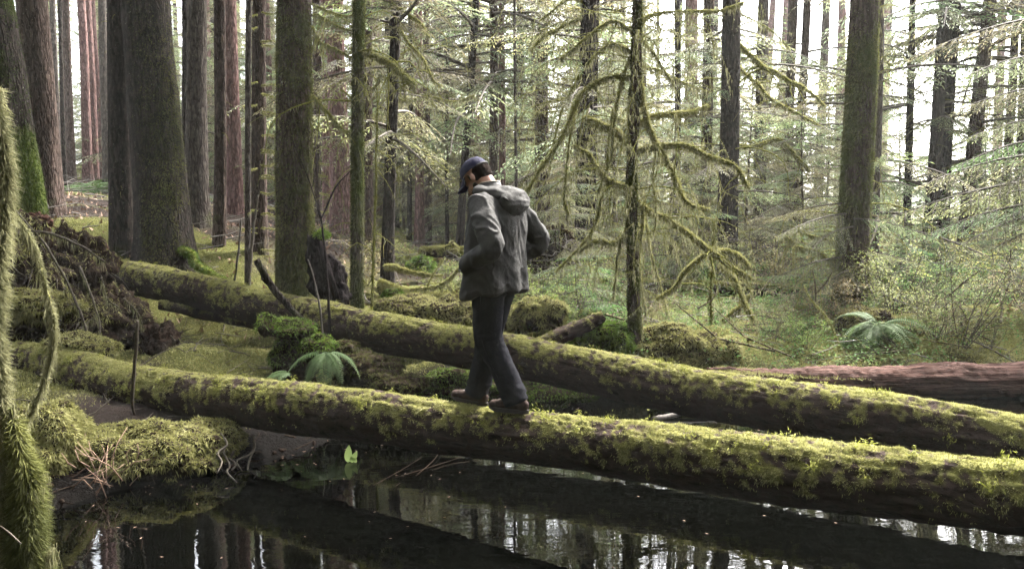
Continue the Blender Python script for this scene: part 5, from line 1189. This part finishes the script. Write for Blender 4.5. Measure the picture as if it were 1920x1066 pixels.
# jacket
jp = [loft([(.775, 0, .015, .262, .205), (.80, 0, .015, .258, .200), (.95, 0, .01, .245, .185), (1.10, 0, .0, .238, .172), (1.25, 0, -.015, .236, .165), (1.36, 0, -.02, .222, .145), (1.43, 0, -.01, .165, .115), (1.475, 0, .01, .105, .09), (1.50, 0, .025, .085, .08)])]
for e, h, sx in ((ELB_L, HA_L, -1), (ELB_R, HA_R, 1)):
    jp.append(ell((sx * .185, -.015, 1.375), (.085, .09, .085)))
    mid = [(sx * .19, -.02, 1.37), (sx * .275, -.11, 1.24), e, ((e[0] + h[0]) / 2 - sx * -.01, (e[1] + h[1]) / 2, (e[2] + h[2]) / 2 - .005), (h[0], h[1], h[2])]
    jp.append(limb3(mid, [.086, .079, .072, .068, .060], 30, 24))
V, F = remesh(jp, .0085, 5); N = vnormals(V, F)
def foldnoise(V, seed):
    sgn = V[:, 0] * 1.0
    a1 = fbm(np.stack([V[:, 0] * 9 + V[:, 2] * 4, V[:, 1] * 9, V[:, 2] * 3.2], 1), 3, seed)
    a2 = fbm(np.stack([V[:, 0] * 6, V[:, 1] * 6 + V[:, 2] * 7, V[:, 2] * 8], 1), 2, seed + 5)
    r1 = 1 - np.abs(a1) * 2.6; r2 = 1 - np.abs(a2) * 2.6
    arm = sstep(np.abs(V[:, 0]), .19, .27)
    a3 = fbm(np.stack([V[:, 0] * 22, V[:, 1] * 22, V[:, 2] * 14], 1), 3, seed + 9)
    a4 = fbm(np.stack([V[:, 0] * 5 - V[:, 2] * 6, V[:, 1] * 5, V[:, 2] * 5 + V[:, 0] * 7], 1), 2, seed + 13)
    sharp = np.clip(1 - np.abs(a4) * 7, 0, 1) ** 1.5
    elb = np.exp(-((V[:, 2] - 1.12) / .12) ** 2) * arm
    return .010 * r1 * (1 - .4 * arm) + .006 * r2 * (.3 + .7 * arm) + .004 * a3 + .008 * sharp * (.6 + .6 * arm) + .004
hem = sstep(V[:, 2], .775, .82)
V = V + N * ((foldnoise(V, 41) - .008) * (.35 + .65 * hem))[:, None]
lowf = 1 - sstep(V[:, 2], .8, 1.1)
V[:, 2] -= lowf * (.035 * V[:, 1] / .2)                      # the open front hangs lower than the back
V += N * (lowf * .012 * np.sin(np.arctan2(V[:, 1], V[:, 0]) * 7 + 1))[:, None]
jk = obj('jacket', V, F, M['jacket'], man, world_space=False)
# hem band, pocket flap, seams
def ring(z, rx, ry, r, y0, w0=0, w1=2 * math.pi, n=60):
    w_ = np.linspace(w0, w1, n); return limb3(np.stack([rx * np.sign(np.cos(w_)) * np.abs(np.cos(w_)) ** .85, y0 + ry * np.sign(np.sin(w_)) * np.abs(np.sin(w_)) ** .85, z + 0 * w_], 1), [r] * n, n, 6)
V, F = limb3([(0, -.172, z) for z in (.80, 1.0)] + [(0, -.180, 1.2), (0, -.168, 1.34)], [.004] * 4, 40, 5); obj('back_seam', V, F, M['jacket'], jk, world_space=False)
# hood folded down on the back
hd = []
for k_ in range(17):
    pass
w_ = np.linspace(-.25, math.pi + .25, 15)
cow = np.stack([.128 * np.cos(w_), .035 - .125 * np.sin(w_), 1.455 - .03 * np.sin(w_) + .01 * np.cos(w_) ** 2], 1)
hd.append(limb3(cow, [.035, .045, .05, .055, .06, .062, .064, .065, .064, .062, .06, .055, .05, .045, .035], 50, 18))
hd.append(blob((0, -.155, 1.40), .150, .058, .085, 3, .12)); hd.append(blob((0, -.145, 1.36), .10, .058, .085, 4, .1)); hd.append(blob((0, -.09, 1.44), .14, .08, .06, 5, .1))
V, F = remesh(hd, .007, 4); N = vnormals(V, F)
V = V + N * (.016 * (1 - 2.4 * np.abs(fbm(np.stack([V[:, 0] * 6, V[:, 1] * 6, V[:, 2] * 13], 1), 3, 8))) - .006)[:, None]
hood = obj('hood', V, F, M['jacket'], jk, world_space=False)
V, F = limb3([(.165 * math.sin(b), -.145 - .055 * math.cos(b), 1.352 + .085 * math.sin(b) ** 2) for b in np.linspace(-1.25, 1.25, 15)], [.007] + [.011] * 13 + [.007], 50, 8)
obj('hood_rim', V, F, M['jacket'], hood, world_space=False)
# stand collar with a dark lining and tan edge
w_ = np.linspace(-.9, math.pi + .9, 40); rows = []
for z, k_ in ((1.455, 1.12), (1.50, 1.0), (1.525, .96)):
    rows.append(np.stack([.088 * k_ * np.cos(w_), .035 - .085 * k_ * np.sin(w_) + (z - 1.455) * .35, z - .035 * np.sin(-w_) * (np.sin(w_) < 0) + .0 * w_ + .012 * np.sin(w_)], 1))
co = np.vstack(rows + [r * np.array([.93, .93, 1]) + [0, .002, 0] for r in rows[::-1]]); F = []
for r in range(5):
    j = np.arange(39) + r * 40; F += [np.stack([j, j + 1, j + 41], 1), np.stack([j, j + 41, j + 40], 1)]
obj('collar', co, np.concatenate(F), M['lining'], jk, world_space=False)
V, F = limb3(rows[2] * np.array([.965, .965, 1]) + [0, .001, .002], [.0045] * 40, 60, 6); obj('collar_edge', V, F, M['edge'], jk, world_space=False)
for sx in (-1, 1):
    V, F = limb3([(sx * .245, .045, 1.03), (sx * .225, .12, .985), (sx * .19, .165, .94)], [.006, .009, .006], 16, 6); obj('pocket_welt', V, F, M['jacket'], jk, world_space=False)
# trousers
tp = [loft([(.78, 0, 0, .165, .12), (.86, 0, -.005, .175, .125), (.98, 0, -.01, .16, .115)])]
for hpj, kn, an in LEGS:
    an2 = np.array(an) + [0, .0, -.035]; k3 = np.array(kn); h3 = np.array(hpj)
    tp.append(limb3([h3, (h3 + k3) / 2 + [0, .012, 0], k3, (k3 + an2) / 2 + [0, -.012, 0], an2], [.115, .104, .086, .080, .079], 40, 24))
V, F = remesh(tp, .010, 4); N = vnormals(V, F)
V = V + N * (.010 * (1 - 2.4 * np.abs(fbm(np.stack([V[:, 0] * 7, V[:, 1] * 7 + V[:, 2] * 3, V[:, 2] * 9], 1), 3, 18))) * (.4 + .9 * np.exp(-((V[:, 2] - .47) / .12) ** 2) + .9 * np.exp(-((V[:, 2] - .14) / .1) ** 2)))[:, None]
tr = obj('trousers', V, F, M['trousers'], man, world_space=False)
for hpj, kn, an in LEGS:
    sx = np.sign(hpj[0]); k3 = np.array(kn); a3 = np.array(an); h3 = np.array(hpj)
    V, F = limb3([h3 + [sx * .108, 0, -.1], k3 + [sx * .088, 0, 0], a3 + [sx * .08, 0, -.02]], [.0035] * 3, 30, 5); obj('seam', V, F, M['trousers'], tr, world_space=False)
# shoes
def shoe(sx, y0, z0, pitch):
    c, s = math.cos(pitch), math.sin(pitch)
    xf = lambda V: np.stack([V[:, 0] + sx * .05, c * V[:, 1] - s * V[:, 2] + y0, s * V[:, 1] + c * V[:, 2] + z0], 1)
    V, F = remesh([ell((0, -.055, .052), (.037, .045, .045)), ell((0, .02, .055), (.042, .085, .044)), ell((0, .10, .046), (.045, .075, .036)), ell((0, .155, .042), (.044, .05, .031)), ell((0, -.03, .095), (.040, .05, .042)), ell((0, .17, .044), (.03, .03, .028))], .006, 4)
    V[:, 2] = np.maximum(V[:, 2], .018); V += vnormals(V, F) * (.002 * fbm(V * 30, 3, 2))[:, None]
    sh = obj('shoe', xf(V), F, M['leather'], man, world_space=False)
    w_ = np.linspace(0, 2 * math.pi, 40, endpoint=False); yy = .055 + .155 * np.sin(w_); wd = np.interp(yy, [-.1, -.05, .02, .1, .16, .21], [.030, .040, .040, .049, .046, .024])
    o = np.stack([wd * np.sign(np.cos(w_)) * np.abs(np.cos(w_)) ** .7, yy, 0 * w_], 1); up = .010 * sstep(yy, .12, .21)
    V = np.vstack([o + np.stack([0 * up, 0 * up, up + .0], 1), o * np.array([1.02, 1.01, 1]) + np.stack([0 * up, 0 * up, up * .6 + .026], 1), [[0, .055, .0]], [[0, .055, .028]]])
    j = np.arange(40); k2 = (j + 1) % 40; F = np.concatenate([np.stack([j, k2, 40 + k2], 1), np.stack([j, 40 + k2, 40 + j], 1), np.stack([k2, j, np.full(40, 80)], 1), np.stack([40 + j, 40 + k2, np.full(40, 81)], 1)])
    obj('sole', xf(V), F, M['sole'], sh, world_space=False, smooth=False)
    for q in range(4):
        V, F = limb3([(-.022, .03 + q * .022, .098 - q * .007), (0, .034 + q * .022, .106 - q * .008), (.022, .03 + q * .022, .098 - q * .007)], [.003] * 3, 10, 5); obj('lace', xf(V), F, M['lining'], sh, world_space=False)
shoe(-1, -.19, zl, slope); shoe(1, .20, zr, slope + rad(5))
